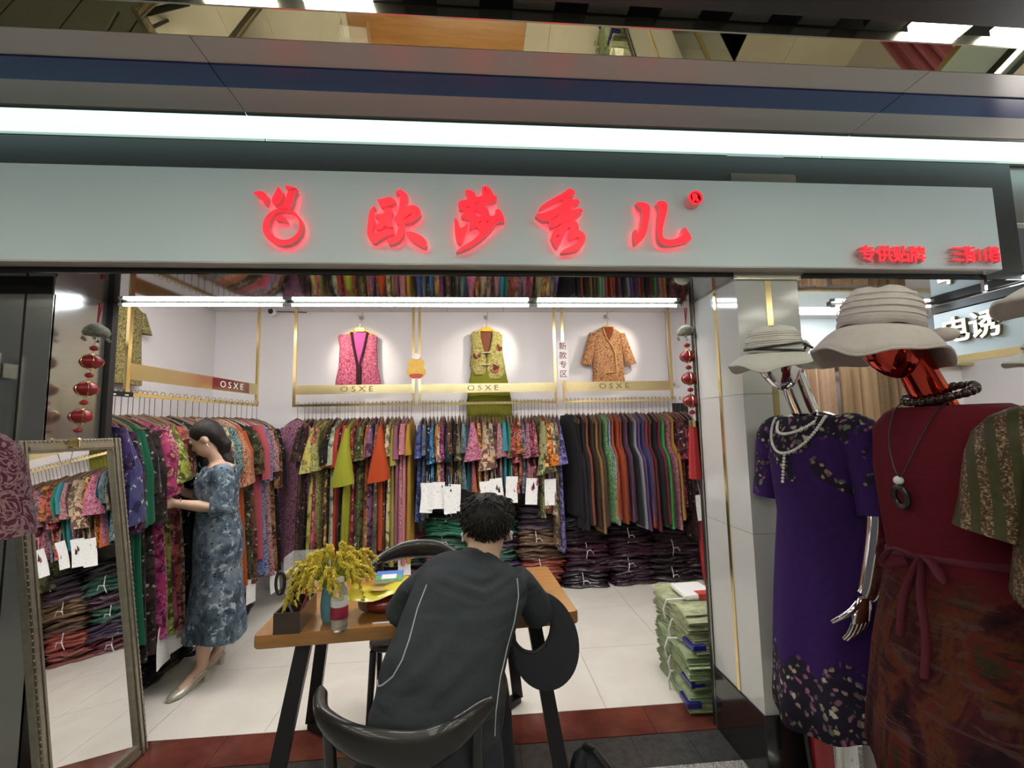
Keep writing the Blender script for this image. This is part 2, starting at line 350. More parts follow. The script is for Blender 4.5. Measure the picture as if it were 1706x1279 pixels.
# ---- floor
floor = struct('floor', MB().box(-3.6, 5.2, -4.2, 4.75, -.12, -.006), MAT['grout'])
tag(floor, 'cream tiled shop floor with a red marble threshold band')
XL = [-2.824, -2.242, -1.66, -1.078, -.496, .086, .668, 1.25, 1.832, 2.414]
YL = [2.484, 3.13, 3.778, 4.426, 4.66]
for i in range(len(XL)-1):
    for j in range(len(YL)-1):
        MB().box(max(XL[i], -2.62)+.0012, XL[i+1]-.0012, YL[j]+.0012, YL[j+1]-.0012, -.006, 0).build('floor_tile', MAT['tile'], floor)
for a, b in zip([-2.7, -1.94, -1.24, -.54, .16, .86, 1.56], [-1.94, -1.24, -.54, .16, .86, 1.56, 2.35]):
    MB().box(a+.001, b-.001, 2.268, 2.482, -.006, .0005).build('marble_tile', MAT['redtile'], floor)
for a, b in zip([-2.7, -1.97, -1.43, -.89, -.35, .185, .721, .993], [-1.97, -1.43, -.89, -.35, .185, .721, .993, 1.17]):
    MB().box(a+.001, b-.001, 2.062, 2.262, -.006, .0).build('threshold_tile', MAT['darktile'], floor)
for i in range(-6, 8):
    for j in range(7):
        x0, y1 = i*.64, 2.06 - j*.8
        MB().box(x0+.001, x0+.639, y1-.798, y1, -.006, 0).build('granite_tile', MAT['granite'], floor)
for i in range(5):                       # neighbour's floor beyond the pillar
    MB().box(1.48 + i*.7, 1.48 + i*.7 + .697, 2.08, 2.75, -.006, 0).build('neighbour_tile', MAT['tile'], floor)

# ---- shop shell
struct('wall_back', MB().box(-2.7, 2.45, 4.65, 4.75, 0, 2.9), MAT['wall'])
struct('wall_left', MB().box(-2.7, -2.6, 2.3, 4.65, 0, 2.9), MAT['wall'])
struct('wall_right', MB().box(2.36, 2.45, 4.2, 4.65, 0, 2.9), MAT['wall'])
struct('wall_partition', MB().add([(1.34,2.27,0),(1.44,2.27,0),(2.45,4.2,0),(2.36,4.2,0),(1.34,2.27,2.9),(1.44,2.27,2.9),(2.45,4.2,2.9),(2.36,4.2,2.9)],
       [(3,2,1,0),(4,5,6,7),(0,1,5,4),(1,2,6,5),(2,3,7,6),(3,0,4,7)]), MAT['wall'])
ceil = struct('ceiling', MB().box(-2.7, 2.45, 2.34, 4.75, 2.725, 2.8), MAT['grout'])
for i in range(9):
    for j in range(4):
        x0 = -2.58 + i*.575; y1 = 4.648 - j*.58
        MB().box(x0+.003, min(x0+.572, 2.345), max(y1-.577, 2.36), y1, 2.706, 2.726).build('ceiling_tile', MAT['ceil'], ceil)
for x in (-1.7, .0, 1.5):
    for y in (2.75,):
        MB().box(x-.55, x+.55, y-.14, y+.14, 2.69, 2.706).build('fill_batten', MAT['batten'], ceil)  # battens added out of sight above the header to brighten the interior

# ---- header over the opening: mirrored underside
hd = struct('trim_header', MB().box(-3.2, 2.6, 1.87, 2.34, 2.143, 2.72), MAT['dark'])
for a, b in ((-3.2, -1.05), (-1.05, .30), (.30, 1.168), (1.462, 2.6)):
    MB().box(a+.001, b-.001, 1.862, 2.34, 2.139, 2.143).build('mirror_panel', MAT['headmirror'], hd)
struct('trim_return', MB().box(-2.7, 2.45, 2.34, 2.36, 2.143, 2.72), MAT['wall'])

# ---- pillar on the right of the opening
pil = struct('pillar', MB().box(1.178, 1.452, 1.883, 2.268, 0, 2.74), MAT['greypanel'])
tag(pil, 'white glazed pillar with brass strips and black granite skirting')
for a, b in ((.295, 1.02), (1.022, 1.62), (1.622, 2.139)):
    MB().box(1.17, 1.305, 1.875, 1.883, a, b).build('face_panel', MAT['pillar'], pil)
    MB().box(1.333, 1.462, 1.875, 1.883, a, b).build('face_panel', MAT['pillar'], pil)
    MB().box(1.17, 1.178, 1.883, 2.045, a, b).build('side_panel', MAT['pillar'], pil)
    MB().box(1.17, 1.178, 2.066, 2.262, a, b).build('side_panel', MAT['pillar'], pil)
    MB().box(1.454, 1.462, 1.883, 2.262, a, b).build('side_panel', MAT['pillar'], pil)
MB().box(1.305, 1.333, 1.872, 1.884, .295, 2.139).build('brass_strip', MAT['gold'], pil)
MB().box(1.166, 1.179, 2.045, 2.066, .22, 2.139).build('brass_strip', MAT['gold'], pil)
MB().box(1.162, 1.47, 1.867, 2.27, 0, .295).build('granite_skirting', MAT['blackstone'], pil, bevel=.004)
MB().box(1.155, 1.472, 1.862, 2.27, 2.135, 2.18).box(1.15, 1.478, 1.856, 2.27, 2.155, 2.175).build('capital', MAT['trimsteel'], pil)
post = struct('trim_shutter_rail', MB().box(1.165, 1.19, 2.268, 2.305, 0, 2.139).box(-1.795, -1.765, 2.295, 2.33, 0, 2.139), MAT['black'])
for x in (1.160, -1.80):
    MB().box(x, x+.006, 2.262, 2.268, 0, 2.139).build('rail_edge', MAT['trimsteel'], post)

# ---- stainless column on the left
col = struct('column_steel', MB().box(-3.2, -1.80, 2.025, 2.29, 0, 2.139), MAT['dark'])
tag(col, 'brushed stainless steel column and shutter housing')
MB().box(-1.798, -1.79, 2.017, 2.29, .08, 2.139).build('side_sheet', MAT['steel'], col)
for a, b in ((-3.2, -2.62), (-2.61, -2.27), (-2.26, -1.905), (-1.895, -1.79)):
    MB().box(a, b, 2.015, 2.025, .08, 2.10).build('front_sheet', MAT['steel'], col)
MB().box(-2.25, -1.935, 1.985, 2.015, 1.74, 1.80).tube([(-1.945, 1.97, 1.84), (-1.945, 1.965, 1.6), (-1.96, 1.965, 1.35)], .012).build('lock_bar', MAT['steel'], col)

# ---- canopy soffit over the aisle
can = struct('trim_canopy', MB().box(-4.2, 5.2, 1.37, 1.98, 2.775, 3.0).box(-4.2, 5.2, 1.934, 1.98, 2.45, 2.775), MAT['dark'])
tag(can, 'grey aluminium canopy with blue band and glowing light strip')
SEG = [(-4.2, -3.44), (-3.44, -.89), (-.89, 1.655), (1.655, 4.2), (4.2, 5.2)]
for a, b in SEG:
    g = .0016
    MB().box(a+g, b-g, 1.382, 1.488, 2.75, 2.775).build('soffit_panel', MAT['greypanel'], can)
    MB().box(a+g, b-g, 1.490, 1.592, 2.744, 2.775).build('blue_band', MAT['bluepanel'], can)
    MB().box(a+g, b-g, 1.596, 1.727, 2.75, 2.775).build('soffit_panel', MAT['greypanel'], can)
    MB().box(a+g, b-g, 1.744, 1.896, 2.752, 2.77).build('light_panel', MAT['strip'], can)
    MB().box(a+g, b-g, 1.728, 1.743, 2.745, 2.77).build('steel_edge', MAT['trimsteel'], can)
    MB().box(a+g, b-g, 1.897, 1.916, 2.742, 2.77).build('steel_edge', MAT['trimsteel'], can)
    MB().box(a+g, b-g, 1.922, 1.934, 2.45, 2.748).build('back_panel', MAT['cavity'], can)
for x0, x1 in ((1.16, 1.47),):
    MB().box(x0, x1, 1.84, 1.90, 2.5, 2.62).build('pillar_cap', MAT['trimsteel'], can)

# tilted gold-tinted mirror cornice along the canopy edge
cor = struct('trim_cornice', MB().add([(-4.2,1.380,2.7505),(5.2,1.380,2.7505),(5.2,1.290,2.768),(-4.2,1.290,2.768),(-4.2,1.380,2.77),(5.2,1.380,2.77),(5.2,1.290,2.785),(-4.2,1.290,2.785)],
      [(0,1,2,3),(4,7,6,5),(0,4,5,1),(1,5,6,2),(2,6,7,3),(3,7,4,0)]), MAT['goldmirror'])
MB().box(-4.2, 5.2, 1.284, 1.290, 2.766, 2.80).build('cornice_edge', MAT['trimsteel'], cor)

# ---- aisle ceiling: dark open coffers with square light panels
aisle = struct('ceiling_aisle', MB().box(-4.2, 5.2, -4.2, 1.284, 3.0, 3.06), MAT['dark'])
PANELS = [(-.80, -.60), (-.505, -.30), (1.47, 1.655), (1.775, 1.96)]
for k in range(7):
    y1 = 1.278 - k*.80
    MB().box(-4.2, 5.2, y1-.05, y1-.036, 2.80, 3.0).build('ceiling_runner', MAT['coffer'], aisle)
    if k: MB().box(-4.2, 5.2, y1+.01, y1+.07, 2.82, 2.84).build('ceiling_runner', MAT['trimsteel'], aisle)
    x = -4.1
    while x < 5.1:
        lit = any(abs((a+b)/2 - x - .09) < .13 for a, b in PANELS) if k == 0 else False
        if not lit:
            MB().box(x, x+.13, y1-.036, y1, 2.80, 2.99).build('coffer_fin', MAT['coffer'], aisle)
        x += .235
MB().box(-4.2, 5.2, 1.08, 1.224, 2.775, 2.99).build('ceiling_beam', MAT['dark'], aisle)
for a, b in PANELS:
    MB().box(a, b, 1.225, 1.282, 2.79, 2.82).build('light_panel', MAT['panel'], aisle)
for k in range(1, 6):
    for x in (-3.4, -2.1, -.75, .6, 1.9, 3.3):
        y = 1.05 - k*.8
        MB().box(x, x+.5, y-.2, y+.1, 2.80, 2.82).build('light_panel', MAT['panel'], aisle)

# opposite side of the aisle (seen only in reflections)
struct('wall_opposite', MB().box(-4.2, 5.2, -4.2, -4.1, 0, 3.0), MAT['greypanel'])

# ---- fluorescent battens at the inner edge of the header
def batten(x0, x1, label):
    t = empty('tube_light', ((x0+x1)/2, 2.262, 2.1225)); w = (x1-x0)/2
    MB().box(-w, w, .012, .03, .004, .016).build('fitting', MAT['trimsteel'], t)
    MB().tube([(-w+.02, 0, 0), (w-.02, 0, 0)], .0068, 10).build('tube', MAT['tube'], t, smooth=60)
    for s in (-1, 1): MB().tube([(s*w, 0, 0), (s*(w-.022), 0, 0)], .0085, 10).build('end_cap', MAT['white'], t, smooth=60)
    return tag(t, label, 'tube light', 'fluorescent tubes under the shop header')
batten(-1.715, -.93, 'fluorescent tube under the header above the far blouse wall, next to steel column')
batten(-.928, .30, 'long fluorescent tube in the middle of the header')
batten(.302, 1.092, 'fluorescent tube under the header ending beside the white pillar')
batten(1.95, 2.56, 'fluorescent tube in the neighbouring shop beyond the white pillar')
# ================================================================== sign board
sg = empty('shop_sign', (0, 0, 0))
MB().box(-3.2, 2.40, 1.80, 1.862, 2.17, 2.557).build('sign_board', MAT['signwhite'], sg)
MB().box(-3.2, 2.40, 1.802, 1.862, 2.165, 2.17).build('lower_trim', MAT['greypanel'], sg)
MB().box(2.345, 2.36, 1.835, 1.85, 2.075, 2.165).build('hanging_bracket', MAT['chrome'], sg)
tag(sg, 'long white sign board with raised red lit characters over the shop', 'sign')
NAMES = {'logo': 'flower_emblem', 'ou': 'red_character', 'sha': 'red_character', 'xiu': 'red_character', 'er': 'red_character'}
for k, polys in GLYPHS.items():
    face = MB(); side = MB()
    for poly in polys:
        rings = [[(x/1000, z/1000) for x, z in r] for r in poly]
        rings = [smoothring(r, 1) if len(r) > 5 else r for r in rings]
        face.prism(rings, 1.7535, 1.7565); side.prism(rings, 1.7566, 1.786)
    f = face.build(NAMES[k], MAT['letter'], sg)
    side.build('letter_return', MAT['letterside'], f)
    back = MB()
    for poly in polys:
        r = [(x/1000, z/1000) for x, z in poly[0]]; cx = sum(p[0] for p in r)/len(r); cz = sum(p[1] for p in r)/len(r)
        if len(poly) == 1 or k != 'logo':
            back.prism([[(cx+(p[0]-cx)*.93, cz+(p[1]-cz)*.93) for p in r]], 1.7865, 1.7885)
        else:
            back.prism([[(x/1000, z/1000) for x, z in q] for q in poly], 1.7865, 1.7885)
    back.build('back_light', MAT['halo'], f)
# registered mark
c = (.943, 2.453)
circ = lambda r, n=32: [(c[0]+r*math.cos(2*math.pi*i/n), c[1]+r*math.sin(2*math.pi*i/n)) for i in range(n)]
f = MB().prism([circ(.031), circ(.024)], 1.752, 1.756).build('registered_mark', MAT['letter'], sg)
MB().prism([circ(.031), circ(.028)], 1.7561, 1.797).build('letter_return', MAT['letterside'], f)
MB().prism([circ(.0279)], 1.765, 1.768).build('mark_disc', MAT['markdark'], f)
o = inst('mark_letter', text_mesh('R', .045, .004, .0012), f, (c[0], 1.758, c[1]), (math.pi/2, 0, 0), MAT['letter'])
def signtext(txt, x0, x1, zc, size):
    n = len(txt)
    me = text_mesh(txt, size, .0015, .0011); xs = [v.co.x for v in me.vertices]; w = max(xs)-min(xs); s = (x1-x0)/w; mid = (max(xs)+min(xs))/2
    o = inst('small_characters', me, sg, ((x0+x1)/2-mid*s, 1.762, zc), (math.pi/2, 0, 0), MAT['letter'], scale=(s, 1, 1))
    me2 = text_mesh(txt, size, .011, .0004)
    inst('small_character_return', me2, o, (0, 0, -.0135), (0, 0, 0), MAT['letterside'])
signtext('专供贴牌', 1.675, 1.985, 2.214, .078)
signtext('三街11档', 2.115, 2.345, 2.217, .078)

# ================================================================== hanging racks and their garments
def rack(name, a, b, zr, z0, z1, ztop, label, txt='O S X E', nrm=(0, -1), red=False, letters=True, lu=.5):
    """gold frame hung from the ceiling: two posts, sign band, lower rod; a,b are plan points"""
    A = Vector((a[0], a[1], 0)); B = Vector((b[0], b[1], 0)); d = (B-A).normalized(); ln = (B-A).length
    ang = math.atan2(d.y, d.x); t = empty(name, (a[0], a[1], 0), ang)
    for x in (0.012, ln-.012):
        MB().box(x-.013, x+.013, -.009, .009, zr-.012, ztop).build('post', MAT['gold'], t)
    MB().box(.0, ln, -.012, .012, zr-.012, zr+.012).build('rod', MAT['gold'], t)
    bd = MB().box(.025, ln-.025, -.010, -.002, z0, z1).build('sign_band', MAT['brassband'], t)
    if letters:
        lm = MAT['whitevinyl'] if red else MAT['etched']
        me = text_mesh(txt, .072, .0008); w = max(v.co.x for v in me.vertices) - min(v.co.x for v in me.vertices); s = .30/w
        inst('band_lettering', me, bd, (ln*lu, -.0118, (z0+z1)/2), (math.pi/2, 0, 0), lm, scale=(s, 1, 1))
    if red:
        MB().box(ln*lu-.24, ln*lu+.24, -.0112, -.0100, z0+.004, z1-.004).build('red_panel', MAT['redlac'], bd)
    tag(t, label, 'clothes rack', 'gold hanging racks')
    return t
MAT['etched'] = simple('etched_brass', (.20, .17, .09), .5, .6)
MAT['whitevinyl'] = simple('white_vinyl', (.8, .8, .76), .5)
MAT['redlac'] = simple('red_lacquer', (.14, .02, .015), .15, 0, .5, var=.5, scale=8)
rack('hanging_rack', (-1.715, 4.35), (-.585, 4.35), 1.732, 1.835, 1.922, 2.706, 'gold hanging rack framing the pink vest on the wall', lu=.52)
rack('hanging_rack', (-.551, 4.35), (.795, 4.35), 1.729, 1.832, 1.920, 2.706, 'gold hanging rack in the middle framing the green dress', lu=.46)
rack('hanging_rack', (.853, 4.35), (1.977, 4.35), 1.734, 1.830, 1.924, 2.706, 'gold hanging rack framing the orange shirt on the wall', lu=.46)
rack('hanging_rack', (-2.07, 2.81), (-1.965, 4.2), 1.735, 1.825, 1.922, 2.706, 'gold hanging rack on the side wall with a red lettered panel', red=True, lu=.72)

# ---- garment shapes. local: x along the rod (thin), y across (-y is the side that faces the room), z down from the rod
def body_mesh(L, hem=.22, sh=.19, thick=.032, seed=0, skirt=False, front=1.0):
    R = random.Random(seed); n = 24; rings = []
    if skirt: prof = [(-.15, .13, .5), (-.17, .145, .6), (-.30, .165, .9), (-.15-L*.6, lerp(.165, hem, .65), 1.1), (-.15-L*.9, hem, 1.3), (-.15-L, hem, 1.25)]
    else:
        prof = [(-.150, .045, .45), (-.165, .075, .55), (-.19, .13, .65), (-.215, sh*.93, .72), (-.245, sh, .7), (-.33, sh*.93, .8), (-.45, sh*.95, .95)]
        k = 7
        for i in range(1, k+1):
            u = i/k; prof.append((-.45-(L-.30)*u, lerp(sh*.95, hem, u**.8), lerp(.95, 1.35, u)))
    ph = [R.uniform(0, 6.28) for _ in range(3)]
    for i, (z, w, d) in enumerate(prof):
        u = i/(len(prof)-1); ring = []
        for j in range(n):
            a = 2*math.pi*j/n; cx = math.cos(a); sy = math.sin(a)
            x = math.copysign(abs(cx)**.7, cx)*thick*.5*d; y = math.copysign(abs(sy)**.8, sy)*w
            if y < 0: y *= front if u > .5 else 1
            amp = .020*max(0, u-.25)
            x += amp*math.sin(y*34+ph[0]+u*2) + amp*.6*math.sin(y*61+ph[1]) ; y += .006*u*math.sin(ph[2]+u*9)
            ring.append((x, y, z + (R.uniform(-.006, .006) if i == len(prof)-1 else 0)))
        rings.append(ring)
    return MB().loft(rings).mesh('garment_body', 50)
def sleeve_mesh(L, wide, out, seed=0):
    R = random.Random(seed); rings = []; n = 12; ph = R.uniform(0, 6.28)
    for i in range(6):
        u = i/5; y = .165 + .055*min(1, u*2.5) + out*u; z = -.215 - L*u - .02*min(1, u*3); w = lerp(.016, wide, u**.9); d = lerp(.05, .042, u)
        rings.append([(w*math.cos(2*math.pi*j/n) + .012*u*math.sin(3*math.pi*j/n*2+ph), -(y + d*math.sin(2*math.pi*j/n)), z + .5*u*w*math.cos(2*math.pi*j/n)*.35) for j in range(n)])
    return MB().loft(rings).mesh('sleeve', 50)
def hanger_mesh():
    m = MB()
    m.tube([(0, .012, -.012), (0, .016, .004), (0, .006, .019), (0, -.008, .017), (0, -.016, .003), (0, -.010, -.012), (0, 0, -.03), (0, 0, -.14)], .0019, 6)
    m.tube([(0, -.19, -.235), (0, -.15, -.20), (0, -.08, -.165), (0, 0, -.138), (0, .08, -.165), (0, .15, -.20), (0, .19, -.235)], [.004, .007, .0085, .009, .0085, .007, .004], 6)
    return m.mesh('hanger', 50)
def tag_mesh():
    m = MB(); n = 5
    R = [[(x, -.001+.006*math.sin(3*u)+s, -.235*u) for x, s in ((-.056, 0), (.056, 0), (.056, .0012), (-.056, .0012))] for u in [i/n for i in range(n+1)]]
    m.loft(R); m.tube([(0, 0, -.01), (0, .012, .05), (0, .02, .10)], .0012, 4)
    return m.mesh('price_ticket')
HANG = hanger_mesh(); TICK = tag_mesh()
MAT['hanger'] = simple('varnished_hanger', (.10, .055, .03), .3, var=.2)
BODY = {'top': [body_mesh(.66, .235, .19, .034, s) for s in (1, 2, 3)],
        'dress': [body_mesh(1.18, .25, .19, .040, s) for s in (4, 5, 6, 7)],
        'gown': [body_mesh(1.28, .27, .19, .046, s) for s in (8, 9, 10)],
        'coat': [body_mesh(1.02, .23, .17, .038, s, front=1.45) for s in (11, 12, 13)],
        'skirt': [body_mesh(.95, .24, .16, .045, s, True, front=1.2) for s in (14, 15, 16)],
        'midi': [body_mesh(.88, .24, .19, .036, s) for s in (17, 18)]}
SLV = {'n': [sleeve_mesh(.27, .030, .015, s) for s in (1, 2)], 'm': [sleeve_mesh(.29, .052, .03, s) for s in (3, 4)],
       'w': [sleeve_mesh(.34, .098, .045, s) for s in (5, 6)], 'l': [sleeve_mesh(.46, .045, .03, s) for s in (7, 8)], 'x': [sleeve_mesh(.44, .10, .05, s) for s in (9, 10)]}
ORD = ['first', 'second', 'third', 'fourth', 'fifth', 'sixth', 'seventh', 'eighth', 'ninth', 'tenth', 'eleventh', 'twelfth', 'thirteenth', 'fourteenth', 'fifteenth', 'sixteenth',
       'seventeenth', 'eighteenth', 'nineteenth', 'twentieth', 'twenty-first', 'twenty-second', 'twenty-third', 'twenty-fourth', 'twenty-fifth', 'twenty-sixth', 'twenty-seventh',
       'twenty-eighth', 'twenty-ninth', 'thirtieth', 'thirty-first', 'thirty-second', 'thirty-third', 'thirty-fourth', 'thirty-fifth', 'thirty-sixth', 'thirty-seventh', 'thirty-eighth',
       'thirty-ninth', 'fortieth', 'forty-first', 'forty-second', 'forty-third', 'forty-fourth']
KN = {'top': 'blouse', 'dress': 'dress', 'gown': 'dress', 'coat': 'long_jacket', 'skirt': 'skirt', 'midi': 'tunic'}
PN = {'p': 'plain', 'f': 'floral', 'b': 'brocade', 's': 'splash'}
PW = {'p': 'plain', 'f': 'floral', 'b': 'brocade', 's': 'mottled'}
def garment(kind, colr, pat, loc, rz, sl, sl2, cname, label, group, ticket=None, seed=0, low=None):
    R = random.Random(seed); nm = KN[kind]; me = R.choice(BODY[kind])
    o = inst(nm, me, None, loc, (0, 0, rz), FAB[PN[pat]], colr)
    inst('hanger', HANG, o, mat=MAT['hanger'])
    o.scale = (1, 1, R.uniform(.95, 1.05)) if ticket is None else (1, 1, 1)
    if sl: inst('sleeve', R.choice(SLV[sl]), o, mat=FAB[PN[pat]], color=colr, scale=(1, 1, R.uniform(.94, 1.14)))
    if sl2: inst('sleeve', R.choice(SLV[sl2]), o, (0, 0, 0), (0, 0, math.pi), FAB[PN[pat]], colr)
    if ticket is not None:
        inst('price_ticket', TICK, o, (R.uniform(-.02, .02), -.235, ticket), (0, R.uniform(-.12, .12), R.uniform(-.3, .3)), MAT['paper'])
    return tag(o, label, nm.replace('_', ' '), group)
def fill(lst, a, b, zr, rzbase, anchor, group, seed=0, jit=.07, dim=1.0, tp=.66, warp=None):
    n = len(lst); R = random.Random(seed)
    for i, e in enumerate(lst):
        cn, hx, pat, kind, sl = e[:5]; opt = e[5] if len(e) > 5 else {}
        u = (i+.5)/n + R.uniform(-.15, .15)/n
        if warp: u = u*warp[1]/warp[0] if u < warp[0] else warp[1] + (u-warp[0])*(1-warp[1])/(1-warp[0])
        loc = (lerp(a[0], b[0], u), lerp(a[1], b[1], u) + opt.get('dy', 0), zr)
        tk = opt.get('t')
        if tk is not None: tk = tk + R.uniform(-.05, .05) if R.random() < tp else None
        rz = rzbase + opt.get('rz', R.uniform(-jit, jit))
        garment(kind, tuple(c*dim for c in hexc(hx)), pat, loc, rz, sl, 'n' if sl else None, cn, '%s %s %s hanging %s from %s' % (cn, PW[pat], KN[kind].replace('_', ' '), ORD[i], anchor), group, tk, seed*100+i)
R1 = [('purple lace', 'a05080', 'b', 'gown', 'm', {'rz': 1.05, 'dy': -.06}), ('black cream', '2c2024', 'f', 'gown', 'm', {'rz': .35}), ('brown cream', '4a3526', 'f', 'gown', 'm'), ('dark plum', '3a1c22', 'f', 'gown', 'n'),
      ('pale yellow', 'b8ac52', 's', 'gown', 'w', {'rz': .2}), ('yellow green', 'a59c3e', 's', 'dress', 'm'), ('coral pink', 'c0605c', 'f', 'gown', 'n'), ('olive', '8a8a22', 'b', 'dress', 'w', {'rz': -.25}), ('amber', 'b06a2c', 'f', 'gown', 'n'),
      ('black', '241e1c', 'f', 'dress', 'm'), ('sage', 'a3a786', 's', 'gown', 'm'), ('red', 'b23a34', 'p', 'dress', 'm'), ('charcoal', '2a2422', 'f', 'gown', 'n'), ('coral', 'bd5142', 'p', 'gown', 'n'),
      ('lime green', '9a9c2c', 'p', 'dress', 'x', {'rz': -.1, 'dy': -.05}), ('tomato red', 'a8382c', 'f', 'gown', 'n'), ('dark olive', '464224', 's', 'gown', 'n'), ('moss', '6a6a3a', 'f', 'dress', 'm'), ('rust', 'a24e28', 's', 'gown', 'n'),
      ('mauve', '7c5068', 'f', 'dress', 'm'), ('taupe', '6c5850', 's', 'gown', 'n'), ('burnt orange', 'b4461c', 'p', 'dress', 'x', {'rz': .1, 'dy': -.04}), ('brown', '5c3a28', 'f', 'gown', 'n'), ('cream', 'c8b880', 'f', 'gown', 'n'),
      ('pear green', '9a9444', 'p', 'gown', 'n'), ('dusky mauve', '94586c', 'p', 'gown', 'n'), ('rose', 'b86a78', 'b', 'gown', 'n'), ('pink', 'c47c84', 'p', 'gown', 'n', {'t': -1.34}), ('gold', 'b0862c', 'p', 'gown', 'n')]
R2 = [('blue', '3a5a94', 'f', 'midi', 'n', {'t': -.9}), ('slate', '565c6c', 's', 'midi', 'n', {'t': -.92}), ('navy', '1c2440', 'f', 'top', 'n', {'t': -.74}), ('sky blue', '3c7cae', 'f', 'top', 'n', {'t': -.75}), ('mustard', 'c0882c', 'f', 'top', 'n'), ('cream', 'c0ae88', 'f', 'top', 'n', {'t': -.72}),
      ('magenta', 'a63a6c', 'f', 'top', 'n'), ('dark teal', '20383c', 'f', 'top', 'n', {'t': -.76}), ('bronze', '6c4a28', 'f', 'top', 'n', {'t': -.74}), ('black', '201c1e', 'f', 'top', 'n', {'t': -.75}), ('khaki', '7a6e48', 'f', 'top', 'n'), ('teal', '285c68', 'b', 'top', 'n', {'t': -.76}), ('petrol', '1e4a5c', 'p', 'top', 'n'),
      ('fuchsia', 'ac3e70', 'b', 'top', 'w', {'rz': .1}), ('orange', 'c8662c', 'p', 'top', 'n', {'t': -.74}), ('tangerine', 'c4742c', 'f', 'top', 'n'), ('peach', 'c09078', 'f', 'top', 'w', {'rz': .2, 't': -.73}), ('beige', 'a89470', 'b', 'top', 'm', {'t': -.75}), ('sand', 'ac9c78', 'f', 'top', 'm'), ('brown', '5c4430', 'f', 'top', 'n', {'t': -.75}),
      ('plum', '6c3448', 'f', 'top', 'n'), ('dusty rose', '9c5a64', 'b', 'top', 'm', {'t': -.76}), ('turquoise', '3c8c9c', 'p', 'top', 'n'), ('emerald', '2e8062', 'p', 'top', 'n', {'t': -.74}), ('brick red', 'a8483c', 'f', 'top', 'm'), ('rose red', 'ac4a50', 'f', 'top', 'n', {'t': -.75}), ('amber', 'b87a34', 'f', 'top', 'm'), ('steel blue', '6c7888', 'f', 'top', 'n', {'t': -.74}),
      ('berry', '943c58', 'b', 'top', 'm'), ('wine', '8c3a4c', 'f', 'top', 'm', {'t': -.74}), ('coral', 'b85c50', 'f', 'top', 'n'), ('sage green', '848a54', 'f', 'midi', 'w', {'rz': .25, 't': -.80}), ('pale olive', '8a8458', 's', 'midi', 'm'), ('vivid orange', 'c86c20', 'f', 'midi', 'w', {'rz': .15}), ('lilac', '9484a8', 's', 'top', 'n', {'t': -.75}),
      ('ivory', 'b8a888', 'f', 'midi', 'm'), ('leopard', '8c7650', 'f', 'dress', 'n'), ('violet blue', '6a64a4', 'f', 'dress', 'm')]
R3 = [('black', '1e1c1e', 'p', 'skirt', None, {'rz': .3}), ('black', '232124', 'p', 'coat', None, {'rz': .2}), ('jet black', '1a191b', 'p', 'skirt', None), ('charcoal', '28262a', 'p', 'coat', None), ('rust', '8c4a34', 'p', 'coat', None), ('dark brown', '3a2a22', 'p', 'coat', None), ('tan', '8a6a40', 'p', 'coat', None), ('cocoa', '56402e', 'p', 'coat', None),
      ('leaf green', '4a8a44', 'b', 'coat', None, {'rz': .12}), ('sky blue', '5a8cac', 'b', 'coat', None), ('orange', 'a8502c', 'p', 'coat', None), ('burnt orange', '9c4424', 'p', 'coat', None), ('terracotta', '8a3e26', 'p', 'coat', None), ('plum', '5a3a50', 'p', 'coat', None), ('black', '201e22', 'p', 'coat', None),
      ('silver grey', '84848c', 'p', 'coat', None), ('violet', '5c4470', 'p', 'coat', None), ('indigo', '3c3c64', 'p', 'coat', None), ('rust red', '8a3a34', 'p', 'coat', None), ('maroon', '602830', 'p', 'coat', None), ('black', '222022', 'p', 'coat', None), ('wine', '6c2838', 'p', 'coat', None), ('bright green', '3c8844', 'p', 'coat', None),
      ('magenta', '8c3a5a', 'b', 'coat', None, {'rz': .1}), ('ochre', 'a07434', 'p', 'coat', None), ('dark rose', '4a1c26', 'f', 'midi', 'm'), ('red', '7a2028', 'f', 'midi', 'm', {'t': -.92}), ('black red', '2c1216', 'f', 'midi', 'm', {'t': -.92}), ('black rose', '38201e', 'f', 'dress', 'n'), ('black pink', '3c2826', 'f', 'midi', 'm', {'t': -.95})]
